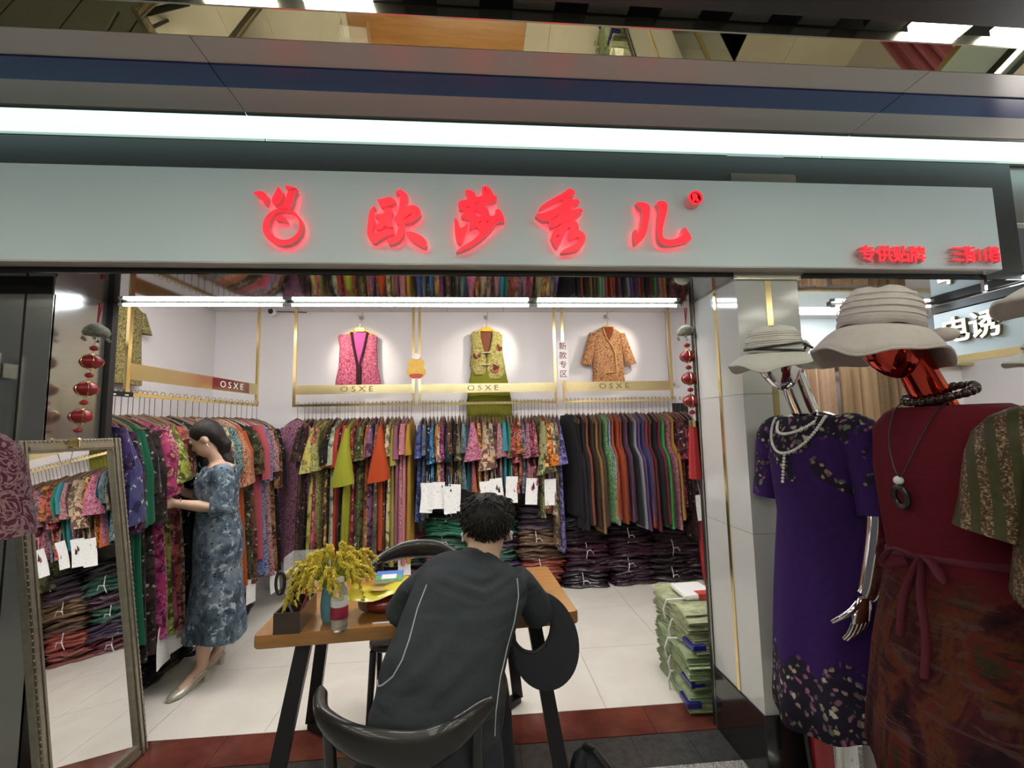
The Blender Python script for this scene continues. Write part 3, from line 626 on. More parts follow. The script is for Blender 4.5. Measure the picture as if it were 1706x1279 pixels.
RL = [('dark grey', '2a2832', 'f', 'gown', 'l'), ('navy paisley', '3c3c70', 's', 'gown', 'x', {'rz': .25}), ('royal purple', '4a3870', 's', 'gown', 'l'), ('plum', '54284a', 'f', 'gown', 'l'), ('dark green', '1c5a40', 's', 'gown', 'l'), ('forest green', '17694a', 'p', 'gown', 'l'), ('black cream', '2c2a26', 'f', 'gown', 'm'),
      ('brown black', '3a2e28', 'f', 'gown', 'l', {'t': -1.40}), ('magenta', 'a83468', 'f', 'gown', 'w', {'rz': .15, 't': -1.42}), ('crimson pink', 'a8305c', 'b', 'gown', 'm', {'t': -1.38}), ('lime', '9aa03a', 'f', 'gown', 'w', {'t': -1.36}), ('pink white', 'b0566c', 'f', 'gown', 'm'), ('coral', 'b05a48', 'f', 'gown', 'm', {'t': -1.36}), ('cream', 'a89c80', 'f', 'gown', 'm'),
      ('black', '201c20', 'f', 'gown', 'm'), ('charcoal', '2c282c', 'f', 'gown', 'm', {'t': -1.36}), ('dark brown', '342620', 'f', 'gown', 'm'), ('olive', '585430', 's', 'gown', 'm'), ('rust', '8a4630', 'f', 'gown', 'm'), ('cream floral', 'b8ae90', 'f', 'gown', 'm'), ('teal', '1f6a6a', 'b', 'gown', 'm'),
      ('orange', 'b8642c', 'b', 'gown', 'w', {'t': -1.36}), ('dark orange', 'b25424', 'p', 'gown', 'm'), ('moss', '4c4c2c', 'f', 'gown', 'm'), ('bronze', '6c4c30', 'f', 'gown', 'm', {'t': -1.36}), ('coral pink', 'c05a64', 'p', 'dress', 'l'), ('azure blue', '3c6cb0', 'b', 'gown', 'l'), ('mauve', '9c6470', 'b', 'gown', 'm'), ('amber brown', '8c5434', 'f', 'gown', 'l', {'t': -1.36}), ('black', '1e1a1e', 'f', 'gown', 'l')]
fill(R1, (-1.66, 4.35), (-.60, 4.35), 1.744, 0, 'the corner under the pink vest', 'garments under the pink vest', 1, dim=.85)
fill(R2, (-.53, 4.35), (.80, 4.35), 1.741, 0, 'the gold charm below the green dress', 'garments under the green dress', 2, dim=.85, tp=.58)
fill(R3, (.87, 4.35), (2.10, 4.35), 1.746, 0, 'the paper banner under the orange shirt', 'garments under the orange shirt', 3)
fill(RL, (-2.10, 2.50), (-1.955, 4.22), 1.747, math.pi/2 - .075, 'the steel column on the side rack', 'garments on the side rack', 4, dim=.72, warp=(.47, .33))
t = empty('spotlight_rail', (-2.10, 2.42, 1.735), math.pi/2 - .075); MB().box(0, .44, -.014, .014, -.016, .012).build('rail', MAT['blacksteel'], t)
for i in range(5): MB().lathe([(0, 0), (.010, 0), (.010, -.006), (0, -.006)], 12, (.05+.085*i, -.016, -.004)).build('led_dot', MAT['whitevinyl'], t)
tag(t, 'black rail with small white dots extending the side rack', 'rail')
# ================================================================== garments displayed on the wall
def rows_loft(rows, thick=.06, n=20, rip=.006, k=40, seed=0):
    R = random.Random(seed); ph = R.uniform(0, 6); rings = []
    for i, (z, a, b) in enumerate(rows):
        c = (a+b)/2; w = (b-a)/2; u = i/(len(rows)-1); ring = []
        for j in range(n):
            t = 2*math.pi*j/n; sx = math.cos(t); sy = math.sin(t)
            x = math.copysign(abs(sx)**.75, sx)*w; y = math.copysign(abs(sy)**.6, sy)*thick/2*(.55+.45*min(1, u*3))
            y += rip*u*math.sin(x*k+ph)
            ring.append((c+x, y, z))
        rings.append(ring)
    return MB().loft(rings)
MAT['yellowhanger'] = simple('yellow_hanger', (.72, .42, .03), .35)
MAT['wire'] = simple('steel_wire', (.45, .42, .36), .3, .9)
def display_hanger(t, z=0.0):
    h = MB().tube([(-.17, 0, -.10), (-.1, 0, -.06), (-.04, 0, -.02), (0, 0, 0), (.04, 0, -.02), (.1, 0, -.06), (.17, 0, -.10)], .012, 8).box(-.045, .045, -.012, .012, -.045, -.005).build('hanger', MAT['yellowhanger'], t, smooth=50)
    MB().tube([(0, 0, 0), (0, 0, .05), (.015, 0, .075), (0, 0, .092), (-.014, 0, .08)], .003, 6).build('hook', MAT['wire'], h)
def wallhook(x, y, z, label, rz=0):
    t = empty('wall_hook', (x, y, z), rz)
    MB().lathe([(.0, 0), (.022, 0), (.022, .008), (0, .009)], 14).xf(Matrix.Rotation(math.pi/2, 4, 'X')).build('rosette', MAT['wire'], t, smooth=40)
    MB().tube([(0, -.008, .0), (.012, -.03, .02), (.018, -.05, .05)], .004, 6).build('upper_arm', MAT['wire'], t)
    MB().tube([(0, -.008, 0), (-.016, -.03, -.01), (-.02, -.045, .012)], .004, 6).build('side_arm', MAT['wire'], t)
    MB().tube([(0, -.008, 0), (.0, -.05, -.03), (0, -.06, -.012)], .004, 6).build('lower_arm', MAT['wire'], t)
    tag(t, label, 'hook', 'wall hooks above the display garments')
YW = 4.60
wallhook(-2.598, 3.40, 2.60, 'small metal hook on the side wall holding the olive dress', math.pi/2)
wallhook(-1.165, 4.648, 2.645, 'small metal wall hook holding the pink vest'); wallhook(.115, 4.648, 2.645, 'small metal wall hook holding the green dress'); wallhook(1.40, 4.648, 2.655, 'small metal wall hook holding the orange shirt')

def fobj(name, mb, fab, colr, parent, smooth=50):
    o = mb.build(name, FAB[fab], parent, smooth=smooth); o.color = (*hexc(colr), 1); return o
# pink vest
t = empty('vest', (-1.165, YW-.02, 2.53)); display_hanger(t)
fobj('vest_front', rows_loft([(-.075, -.20, -.075), (-.10, -.215, -.07), (-.20, -.195, -.055), (-.30, -.20, -.035), (-.42, -.205, -.02), (-.50, -.225, -.015), (-.57, -.235, -.012), (-.585, -.235, -.012)], .06, seed=1), 'brocade', 'c43a6e', t)
fobj('vest_front', rows_loft([(-.075, .075, .14), (-.10, .07, .175), (-.20, .055, .17), (-.30, .035, .175), (-.42, .02, .18), (-.50, .015, .20), (-.57, .012, .215), (-.585, .012, .215)], .06, seed=2), 'brocade', 'bc3668', t)
fobj('lining', rows_loft([(-.05, -.08, .08), (-.10, -.09, .09), (-.40, -.08, .08)], .03, seed=3).xf(Matrix.Translation((0, .02, 0))), 'plain', 'c8589a', t)
fobj('collar_band', MB().tube([(-.08, -.028, -.055), (-.055, -.036, -.2), (-.012, -.04, -.40), (-.01, -.04, -.60)], .011, 6).tube([(.08, -.028, -.055), (.055, -.036, -.2), (.014, -.04, -.38), (.012, -.04, -.58)], .011, 6), 'plain', '3a2024', t)
fobj('underlayer_hem', rows_loft([(-.57, -.21, .02), (-.625, -.215, .02)], .04, seed=4), 'plain', '1c1414', t)
tag(t, 'pink brocade sleeveless vest with dark collar on yellow hanger', 'vest', 'display garments on the back wall')
# green dress with vest
t = empty('display_dress', (.115, YW-.02, 2.53)); display_hanger(t)
fobj('dress_skirt', rows_loft([(-.45, -.16, .19), (-.60, -.19, .22), (-.80, -.21, .25), (-1.0, -.215, .26)], .05, rip=.02, k=60, seed=5), 'plain', '74761c', t)
fobj('vest_front', rows_loft([(-.05, -.14, -.06), (-.09, -.165, -.06), (-.18, -.155, -.045), (-.27, -.16, -.02), (-.34, -.17, .0), (-.40, -.175, .0), (-.46, -.16, -.005), (-.50, -.12, -.03)], .06, seed=6), 'brocade', '9a9430', t)
fobj('vest_front', rows_loft([(-.05, .06, .13), (-.09, .06, .165), (-.18, .045, .165), (-.27, .02, .165), (-.34, .0, .175), (-.42, .0, .19), (-.49, .0, .185), (-.54, .02, .15)], .06, seed=7), 'brocade', '9c9834', t)
fobj('lining', rows_loft([(-.045, -.065, .065), (-.27, -.05, .05)], .03, seed=8).xf(Matrix.Translation((0, .02, 0))), 'plain', '7a4a34', t)
fobj('flower_print', MB().ball((-.10, -.03, -.30), .042, 12, 8, (1, .12, 1)).ball((.08, -.032, -.44), .048, 12, 8, (1, .12, 1)).ball((.13, -.03, -.22), .03, 12, 8, (1, .12, 1.3)), 'floral', 'a85a4c', t)
fobj('frog_button', MB().tube([(-.05, -.038, -.275), (.05, -.038, -.27)], .007, 6).tube([(-.05, -.038, -.40), (.04, -.038, -.395)], .007, 6), 'plain', 'c8b888', t)
tag(t, 'olive green long dress with a knotted brocade vest on yellow hanger', 'dress', 'display garments on the back wall')
# orange shirt
t = empty('display_shirt', (1.40, YW-.02, 2.54)); display_hanger(t)
fobj('shirt_body', rows_loft([(-.02, -.055, .055), (-.05, -.11, .10), (-.09, -.165, .15), (-.20, -.165, .15), (-.35, -.17, .155), (-.50, -.175, .16), (-.60, -.18, .165)], .06, seed=9), 'brocade', 'a86a24', t)
for s, (x0, x1) in ((-1, (-.155, -.245)), (1, (.14, .24))):
    fobj('sleeve', MB().loft([[(lerp(x0, x1, u) + (.045+.012*u)*math.cos(2*math.pi*j/12), .028*math.sin(2*math.pi*j/12), -.085 - .33*u + s*.012*math.cos(2*math.pi*j/12)) for j in range(12)] for u in (0, .25, .5, .75, 1)]), 'brocade', 'a86a24', t)
fobj('neck_lining', rows_loft([(-.015, -.05, .05), (-.12, -.035, .035), (-.16, -.01, .01)], .02, seed=10).xf(Matrix.Translation((0, -.022, 0))), 'plain', '7c3c20', t)
fobj('wrap_edge', MB().tube([(-.055, -.028, -.02), (-.03, -.036, -.13), (.03, -.04, -.22), (.06, -.04, -.30), (.07, -.04, -.50), (-.05, -.04, -.505)], .006, 6), 'plain', 'd0a868', t)
fobj('collar', MB().tube([(-.055, -.02, -.015), (-.05, -.03, -.08), (0, -.036, -.175), (.05, -.03, -.08), (.055, -.02, -.015)], .009, 6), 'brocade', 'a8702c', t)
tag(t, 'orange brown brocade short-sleeved wrap shirt on yellow hanger', 'shirt', 'display garments on the back wall')
# olive dress on the side wall
t = empty('display_dress', (-2.545, 3.40, 2.50), math.pi/2); display_hanger(t)
fobj('dress_body', rows_loft([(-.02, -.06, .06), (-.06, -.14, .14), (-.10, -.18, .20), (-.2, -.17, .17), (-.4, -.19, .18), (-.6, -.22, .20), (-.64, -.22, .20)], .07, seed=12), 'brocade', '7a7018', t)
for s in (-1, 1):
    fobj('sleeve', MB().loft([[(s*lerp(.16, .24, u) + .05*math.cos(2*math.pi*j/12), .03*math.sin(2*math.pi*j/12), -.085 - .15*u) for j in range(12)] for u in (0, .5, 1)]), 'brocade', '7a7018', t)
tag(t, 'yellow olive brocade dress hung high on the side wall', 'dress')

# ---- small things on the back wall
t = empty('security_camera', (-2.02, 4.60, 2.682))
MB().lathe([(.0, 0), (.036, 0), (.04, .01), (.04, .05), (.03, .07), (0, .072)], 20).xf(Matrix.Rotation(-math.pi/2, 4, 'X') @ Matrix.Translation((0, 0, -.07))).build('housing', MAT['white'], t, smooth=40)
MB().lathe([(.0, 0), (.026, 0), (.024, .006), (0, .008)], 20).xf(Matrix.Translation((0, -.071, 0)) @ Matrix.Rotation(math.pi/2, 4, 'X')).build('lens', MAT['black'], t, smooth=40)
MB().tube([(.03, .0, .015), (.30, .03, .015), (.30, .045, .015)], .004, 5).build('cable', MAT['black'], t)
tag(t, 'small round white security camera in the ceiling corner', 'camera')
t = empty('wall_thermostat', (2.17, 4.60, 1.655))
MB().box(-.12, .10, .0, .05, -.085, .10).build('case', MAT['white'], t, bevel=.008)
MB().box(-.10, .075, -.004, .0, -.05, .055).build('screen', MAT['black'], t)
tag(t, 'white wall box with dark screen beside the hanging red lantern', 'wall box')
t = empty('pipe_run', (2.06, 4.60, 1.9))
for x, r in ((0, .012), (.05, .009)): MB().tube([(x, 0, .8), (x, 0, .05), (x+.05, 0, .0)], r, 8).build('pipe', MAT['wire' if r > .01 else 'white'], t, smooth=50)
tag(t, 'two thin pipes running down the corner from the ceiling', 'pipes')
t = empty('paper_banner', (.862, 4.335, 2.14))
MB().box(-.055, .055, -.002, .0, -.19, .19).build('paper_strip', MAT['whitevinyl'], t)
MAT['ink'] = simple('plum_ink', (.22, .03, .06), .6)
for i, ch in enumerate('新款专区'):
    inst('printed_character', text_mesh(ch, .078, .0004, .0006), t, (0, -.003, .135 - i*.092), (math.pi/2, 0, 0), MAT['ink'])
tag(t, 'narrow white paper banner with vertical plum characters on gold posts', 'banner')
t = empty('lucky_charm', (-.568, 4.33, 2.08)); MAT['charmgold'] = simple('gold_charm', (.62, .38, .06), .4, .2, var=.25, scale=20); MAT['charmred'] = simple('red_charm', (.45, .05, .03), .5, var=.2)
MB().prism([smoothring([(-.085, -.09), (.085, -.09), (.095, -.03), (.07, .0), (.085, .05), (.05, .09), (-.05, .09), (-.085, .05), (-.07, .0), (-.095, -.03)], 2)], -.01, 0).build('plaque', MAT['charmgold'], t)
MB().prism([smoothring([(-.055, -.105), (.055, -.105), (.075, -.06), (-.075, -.06)], 2)], -.013, -.008).build('lower_scroll', MAT['charmred'], t)
MB().prism([smoothring([(-.035, .08), (.035, .08), (.04, .12), (0, .145), (-.04, .12)], 2)], -.014, -.004).build('upper_disc', MAT['whitevinyl'], t)
tag(t, 'gold and red lucky charm plaque hung between two gold posts', 'charm')
for x, y, lab in ((.50, 4.05, 'small white downlight over the green dress'), (1.84, 4.05, 'small tilted white downlight over the orange shirt'), (-1.25, 4.05, 'small white downlight over the pink vest')):
    t = empty('downlight', (x, y, 2.706)); tg = {'.50': 0}.get(str(x), 0)
    MB().lathe([(.0, 0), (.045, 0), (.05, -.01), (.042, -.05), (.036, -.05), (.036, -.03), (0, -.03)], 20).build('housing', MAT['white'], t, smooth=40)
    MB().lathe([(.0, -.031), (.034, -.031), (.034, -.036), (0, -.036)], 16).build('lens', MAT['batten'], t)
    tag(t, lab, 'downlight', 'ceiling downlights')
    d = bpy.data.lights.new('downlight_beam', 'SPOT'); d.energy = L_SPOT; d.spot_size = math.radians(58); d.spot_blend = .7; d.shadow_soft_size = .03; d.color = (1, .88, .74)
    o = bpy.data.objects.new('downlight_beam', d); COL.objects.link(o); o.parent = t; o.location = (0, 0, -.06)
    xt = {.50: .12, 1.84: 1.42, -1.25: -1.17}[x]; v = Vector((xt - x, 4.6 - y, 2.25 - 2.646)); o.rotation_euler = v.to_track_quat('-Z', 'Y').to_euler()

# ================================================================== bundles of folded stock
def pack_mesh(w, d, h, seed, lay=.024):
    R = random.Random(seed); m = MB(); k = int(h/lay); n = 10
    sag = R.uniform(.0, .35)
    for i in range(k):
        z0 = i*lay; a = R.uniform(-.022, .022); b = R.uniform(-.035, .02); ph = R.uniform(0, 6); rings = []
        ww = w/2*(1-R.uniform(0, .06))
        for j in range(9):
            u = j/8*2-1; e = 1-.75*abs(u)**6; th = lay*.62*e; x = u*ww + a
            y0 = -d/2 + b + .012*math.sin(u*5+ph) + .03*abs(u)**4; y1 = d/2
            zz = z0 + lay/2 + .016*math.sin(u*3.6+ph*.3+seed)*(i/k) + .005*math.sin(u*9+ph) - sag*.05*abs(u)**3 + .03*sag
            rings.append([(x, y0, zz), (x, y0+.012, zz-th), (x, (y0+y1)/2, zz-th), (x, y1-.01, zz-th), (x, y1, zz), (x, y1-.01, zz+th), (x, (y0+y1)/2, zz+th), (x, y0+.012, zz+th)])
        m.loft(rings)
    return m.mesh('folded_stock', 60)
PACK = [pack_mesh(.45, .36, .128, s) for s in range(5)]
def twine_mesh(w, d, h):
    m = MB()
    for x in (-.02,): m.tube([(x, -d/2-.026, .0), (x+.01, -d/2-.03, h*.5), (x, -d/2-.01, h+.014), (x, 0, h+.018), (x, d/2, h), (x, d/2, 0)], .0035, 5)
    m.tube([(-.02, -d/2-.03, h*.5), (.02, -d/2-.04, h*.62), (.05, -d/2-.03, h*.3)], .003, 5)
    return m.mesh('twine')
TW = twine_mesh(.40, .34, .125); MAT['twine'] = simple('white_twine', (.7, .7, .68), .5)
def pack(x, y, z, rz, hx, me, label, group, s=1.0, tw=True, k=None):
    o = inst('stock_bundle', me, None, (x, y, z), (0, 0, rz), MAT['pack'], tuple(min(1, c*1.9) for c in hexc(hx)), scale=(s, s, s))
    if tw: inst('twine', TW, o, mat=MAT['twine'])
    return tag(o, label, 'bundle', group)
LV = ['on the floor', 'second from the floor', 'third from the floor', 'fourth from the floor', 'fifth from the floor', 'sixth from the floor']
COLS = [(-.72, 4, ['3c2030', '4a2430', '20302c', '5c2430']), (-.28, 6, ['4a2a30', '3c2a38', '56303c', '2a5040', '1f5c44', '1c2422']), (.16, 6, ['5a2c38', '30243a', '2c4c40', '3a2436', '1e4438', '241e24']),
        (.60, 6, ['6a3430', '7a3a30', '4a3428', '5c4630', '4a3a44', '2c2430']), (1.02, 5, ['281c24', '34202c', '442434', '2a1e26', '201a20']), (1.44, 5, ['2a1c26', '301e2a', '3a2230', '281c24', '221a20']), (1.86, 5, ['2c1e26', '261c22', '34202a', '2a1c24', '241a20']), (2.16, 4, ['241a20', '2e1e26', '2a1c22', '3c2024'])]
PIL = ['behind the yellow plant', 'below the mustard blouse', 'behind the seated person', 'below the sage tunic', 'below the black skirts', 'below the orange jackets', 'below the green jacket', 'by the lantern tassel']
CN = lambda h: ('dark green' if int(h[2:4], 16) > int(h[0:2], 16)+8 else 'reddish brown' if int(h[0:2], 16) > 0x50 else 'dark plum' if int(h[0:2], 16) > int(h[2:4], 16)+10 else 'blackish')
R = random.Random(5)
for ci, (x, n, cl) in enumerate(COLS):
    for i in range(n):
        pack(x + R.uniform(-.025, .025), 4.455 + R.uniform(-.02, .02) - .02*(n-i)/n, i*.128, R.uniform(-.10, .10), cl[i], PACK[(ci*3+i) % 5], '%s plastic wrapped clothes bundle %s, pile %s' % (CN(cl[i]), LV[i], PIL[ci]), 'stock bundles along the back wall', tw=(ci+i) % 2 == 0)
for i, y in enumerate((2.72, 3.12, 3.52, 3.92)):
    pack(-2.14 + .02*i, y, 0, math.pi/2 + .05, ['1c181c', '241a20', '201c22', '1a1818'][i], PACK[i], 'blackish clothes bundle on the floor below the side rack, %s from the mirror' % ORD[i], 'stock bundles below the side rack', tw=False)
# sage green pile at the shop entrance
PK2 = [pack_mesh(.46, .30, .10, 20+s, .012) for s in range(3)]
MAT['bluefilm'] = simple('blue_film', (.02, .025, .20), .25)
for i in range(5):
    o = pack(1.245 + [0, .01, -.02, .015, .005][i], 2.60 + [0, .02, -.02, .01, .04][i], i*.094, math.pi/2 + [-.05, .03, -.02, .06, .02][i], ['7c8a68', '828c66', '768462', '868e6c', '8a9070'][i], PK2[i % 3],
             'sage green plastic wrapped bundle by the pillar, ' + ['bottom of the pile', 'second from the bottom', 'middle of the pile', 'second from the top', 'top of the pile'][i], 'sage bundles by the pillar', tw=False)
    MB().tube([(-.0, .17, .0), (.0, .178, .05), (-.01, .165, .104), (-.02, 0, .11), (-.02, -.16, .10)], .006, 6).build('tie', MAT['twine'], o)
    if i in (0, 1, 3): MB().box(-.236, -.12, .09, .166, .03, .062).build('blue_film_end', MAT['bluefilm'], o, bevel=.006)
t = empty('stock_bag', (1.29, 2.72, .475)); MB().box(-.1, .09, -.12, .1, 0, .035).build('plastic_bag', MAT['white'], t, bevel=.015)
MB().box(-.02, .06, -.122, -.06, .006, .037).build('red_print', MAT['charmred'], t)
tag(t, 'white plastic bag with red print on top of the sage pile', 'bag')

# ================================================================== lantern garlands
MAT['lantern'] = simple('red_silk_lantern', (.25, .008, .014), .35, var=.2, scale=30); MAT['bead'] = simple('red_bead', (.30, .01, .015), .3); MAT['silver'] = simple('antique_silver', (.26, .25, .20), .5, .7, var=.7, scale=90, bump=1.0)
MAT['tassel'] = simple('red_tassel', (.42, .015, .02), .6, var=.3, scale=90)
def garland(loc, drift, label, tass):
    t = empty('lantern_garland', loc)
    pos = lambda z: (drift*(-z)**1.5*1.0, 0, z)
    MB().tube([(0, 0, 0), pos(-.09)], .004, 6).tube([(.012, 0, 0), pos(-.09)], .003, 6).build('cord', MAT['bead'], t)
    p = pos(-.13)
    cp = MB().lathe([(.003, .035), (.02, .032), (.042, .015), (.05, -.005), (.045, -.016), (.03, -.012), (.003, -.01)], 20, p).build('silver_cap', MAT['silver'], t, smooth=60)
    for k in range(6):
        a = k*math.pi/3; q = (p[0]+.047*math.cos(a), p[1]+.047*math.sin(a), p[2])
        MB().tube([(q[0], q[1], q[2]-.012), (q[0], q[1], q[2]-.03)], .0015, 4).ball((q[0], q[1], q[2]-.036), .007, 8, 6).build('bell', MAT['silver'], cp)
    MB().tube([pos(-.13 - .02*i) for i in range(30)], .0018, 5).build('string', MAT['wire'], t)
    for zz, big in ((-.205, 0), (-.265, 1), (-.325, 0), (-.385, 1), (-.445, 0), (-.505, 1), (-.565, 0)):
        p = pos(zz); r = .043 if big else .016
        o = MB().ball(p, r, 18, 10, (1, 1, .74)).build('lantern' if big else 'bead', MAT['lantern' if big else 'bead'], t, smooth=70)
        if big:
            for k in range(6):
                a = k*math.pi/3 + .3
                MB().tube([(p[0]+r*1.01*math.cos(b)*math.cos(a), p[1]+r*1.01*math.cos(b)*math.sin(a), p[2]+r*.75*math.sin(b)) for b in [-1.4+i*.28 for i in range(11)]], .0015, 4).build('rib', MAT['gold'], o)
            MB().lathe([(.012, r*.70), (.012, r*.82), (.004, r*.84)], 12, p).lathe([(.004, -r*.84), (.012, -r*.82), (.012, -r*.70)], 12, p).build('collar', MAT['gold'], o)
    p = pos(-.62)
    if not tass:
        MB().box(p[0]-.022, p[0]+.022, -.006, .006, p[2]-.022, p[2]+.022).build('gold_knot', MAT['gold'], t, bevel=.006); return tag(t, label, 'lantern garland', 'red lantern garlands')
    MB().lathe([(.003, .012), (.022, .01), (.022, -.022), (.003, -.024)], 16, p).build('gold_cap', MAT['gold'], t, smooth=40)
    MB().loft([[(p[0]+(.020+.012*u)*math.cos(2*math.pi*j/16)*(1+.1*(j % 2)), p[1]+(.020+.012*u)*math.sin(2*math.pi*j/16)*(1+.1*(j % 2)), p[2]-.022-.27*u) for j in range(16)] for u in (0, .3, .7, 1)]).build('tassel', MAT['tassel'], t)
    tag(t, label, 'lantern garland', 'red lantern garlands')
garland((-1.672, 2.1, 2.085), -.13, 'red lantern garland swinging against the stainless steel column', False)
garland((1.135, 2.30, 2.12), .02, 'red lantern garland with long tassel beside the white pillar', True)
t = empty('umbrella', (2.10, 4.16, 0)); MB().tube([(0, 0, 0), (.0, .005, .10), (.0, .02, .5), (.0, .03, .82)], [.004, .018, .034, .022], 12).build('furled_canopy', MAT['tassel'], t, smooth=50); MB().tube([(0, .03, .80), (0, .035, .95)], .012, 8).build('handle', MAT['black'], t, smooth=50)
tag(t, 'furled red umbrella standing in the back corner below the tassel', 'umbrella')

# ================================================================== leaning mirror
mi = empty('standing_mirror', (-1.60, 2.425, 0))
bl, br, tr_, tl = Vector((-1.612, 1.93, 0)), Vector((-1.595, 2.425, 0)), Vector((-1.775, 2.365, 1.485)), Vector((-1.782, 1.895, 1.475))
ex = (br-bl); ey = ((tr_-br)+(tl-bl))/2; nrm = ex.cross(ey).normalized()
if nrm.x < 0: nrm = -nrm
off = Vector(mi.location)
def q(u, v, d): return bl + ex*u + ey*v + nrm*d - off
def slab(u0, u1, v0, v1, d0, d1):
    P = [q(u0, v0, d0), q(u1, v0, d0), q(u1, v1, d0), q(u0, v1, d0), q(u0, v0, d1), q(u1, v0, d1), q(u1, v1, d1), q(u0, v1, d1)]
    return P
FC = [(3,2,1,0),(4,5,6,7),(0,1,5,4),(1,2,6,5),(2,3,7,6),(3,0,4,7)]
MAT['mframe'] = simple('silver_gilt_frame', (.36, .33, .26), .3, .8, var=.3, scale=40)
MB().add(slab(.02, .98, .01, .99, -.018, -.002), FC).build('backing', MAT['boxwood'], mi)
MB().add(slab(.10, .90, .035, .965, -.002, .001), FC).build('glass', MAT['mirror'], mi)
W, H = ex.length, ey.length
for nm, (u0, u1, v0, v1) in (('frame_side', (0, .10, 0, 1)), ('frame_side', (.90, 1, 0, 1)), ('frame_rail', (.10, .90, .965, 1)), ('frame_rail', (.10, .90, 0, .035))):
    o = MB().add(slab(u0, u1, v0, v1, -.014, .016), FC)
    du, dv = u1-u0, v1-v0
    if nm == 'frame_side': o.add(slab(u0+du*.15, u1-du*.55, v0, v1, .016, .024), FC); o.add(slab(u0+du*.7, u1-du*.12, v0, v1, .016, .020), FC)
    else: o.add(slab(u0, u1, v0+dv*.15, v1-dv*.5, .016, .024), FC)
    f = o.build(nm, MAT['mframe'], mi, bevel=.002)
    b = MB(); k = 60 if nm == 'frame_side' else 22
    for i in range(k):
        t_ = (i+.5)/k
        c = q(u0+du*(.16 if u0 < .5 else .84), v0+dv*t_, .018) if nm == 'frame_side' else q(u0+du*t_, v0+dv*(.85 if v0 > .5 else .2), .018)
        b.ball(tuple(c), .0048, 6, 4)
    ob = b.build('beading', MAT['mframe'], f, smooth=60); ob['kind'] = 'stuff'
tag(mi, 'tall silver-framed mirror leaning against the steel column', 'mirror')
# ================================================================== table
tb = empty('table', (-.229, 2.13, 0), math.radians(3.1))
def rrect(w, d, r, n=5):
    P = []
    for cx, cy, a0 in ((w/2-r, d/2-r, 0), (-w/2+r, d/2-r, 90), (-w/2+r, -d/2+r, 180), (w/2-r, -d/2+r, 270)):
        for i in range(n+1):
            a = math.radians(a0 + 90*i/n); P.append((cx+r*math.cos(a), cy+r*math.sin(a)))
    return P
MB().loft([[(x*s, y*s, z) for x, y in rrect(1.235, .60, .02)] for s, z in ((.994, .702), (1, .708), (1, .744), (.994, .75))]).build('table_top', MAT['wood'], tb, smooth=40)
FT = {'fl': (-.55, -.38), 'fr': (.54, -.38), 'bl': (-.60, .40), 'br': (.46, .44)}
for k, (x, y) in FT.items():
    MB().bar((x*.82, y*.62, .70), (x, y, .03), .055, .035, (0, 1, 0)).build('leg', MAT['blacksteel'], tb)
for a, b in (('fl', 'br'), ('fr', 'bl')):
    MB().bar((*FT[a], .02), (*FT[b], .02), .055, .03).build('base_bar', MAT['blacksteel'], tb)
MB().bar((-.45, 0, .69), (.45, 0, .69), .05, .025).build('top_rail', MAT['blacksteel'], tb)
tag(tb, 'orange oak table with black slanted steel legs at the shop entrance', 'table')

# ---- chairs with curved horn rails
def horn_chair(loc, rz, label, rail):
    t = empty('chair', loc, rz); n = 12
    pts = [Vector(p) for p in rail]; m = len(pts); rings = []
    # catmull-rom resample
    P = []
    for i in range(m-1):
        p0, p1, p2, p3 = pts[max(i-1, 0)], pts[i], pts[i+1], pts[min(i+2, m-1)]
        for j in range(5):
            s = j/5; P.append(.5*((2*p1)+(-p0+p2)*s+(2*p0-5*p1+4*p2-p3)*s*s+(-p0+3*p1-3*p2+p3)*s**3))
    P.append(pts[-1])
    for i, p in enumerate(P):
        u = i/(len(P)-1); tg = (P[min(i+1, len(P)-1)]-P[max(i-1, 0)]).normalized(); s = tg.cross(Vector((0, 0, 1))).normalized()
        e = math.sin(math.pi*min(max(u, .03), .97)); hh = .016 + .034*e**1.5; tt = .019 if .02 < u < .98 else .012
        rings.append([p + s*tt*math.cos(2*math.pi*k/n) + Vector((0, 0, 1))*(hh*math.sin(2*math.pi*k/n)) for k in range(n)])
    MB().loft(rings).build('top_rail', MAT['darkwood'], t, smooth=60)
    a, b = P[int(len(P)*.2)], P[int(len(P)*.8)]
    for p, s in ((a, -1), (b, 1)):
        MB().tube([(p.x, p.y, p.z), (p.x*.97, p.y+.05, .45), (p.x*1.05, p.y-.02, 0)], [.015, .018, .013], 10).build('back_leg', MAT['darkwood'], t, smooth=50)
        MB().tube([(s*.18, .30, .43), (s*.20, .33, 0)], [.018, .013], 10).build('front_leg', MAT['darkwood'], t, smooth=50)
    MB().loft([[(x*k, y*k+.13, z) for x, y in rrect(.42, .40, .08)] for k, z in ((.93, .425), (1, .435), (1, .455), (.95, .462))]).build('seat', MAT['darkwood'], t, smooth=40)
    return tag(t, label, 'chair', 'black chairs at the table')
horn_chair((-.185, 1.28, 0), 0, 'black horn-rail wooden chair under the seated man', [(-.262, .10, .765), (-.225, .015, .745), (-.12, -.06, .725), (.02, -.085, .71), (.11, -.075, .73), (.19, -.02, .755), (.215, .0, .765)])
horn_chair((-.33, 2.63, 0), math.pi, 'empty black horn-rail chair across the table', [(-.26, .10, .75), (-.225, .015, .775), (-.12, -.06, .80), (.0, -.085, .805), (.12, -.06, .80), (.225, .015, .775), (.26, .10, .75)])

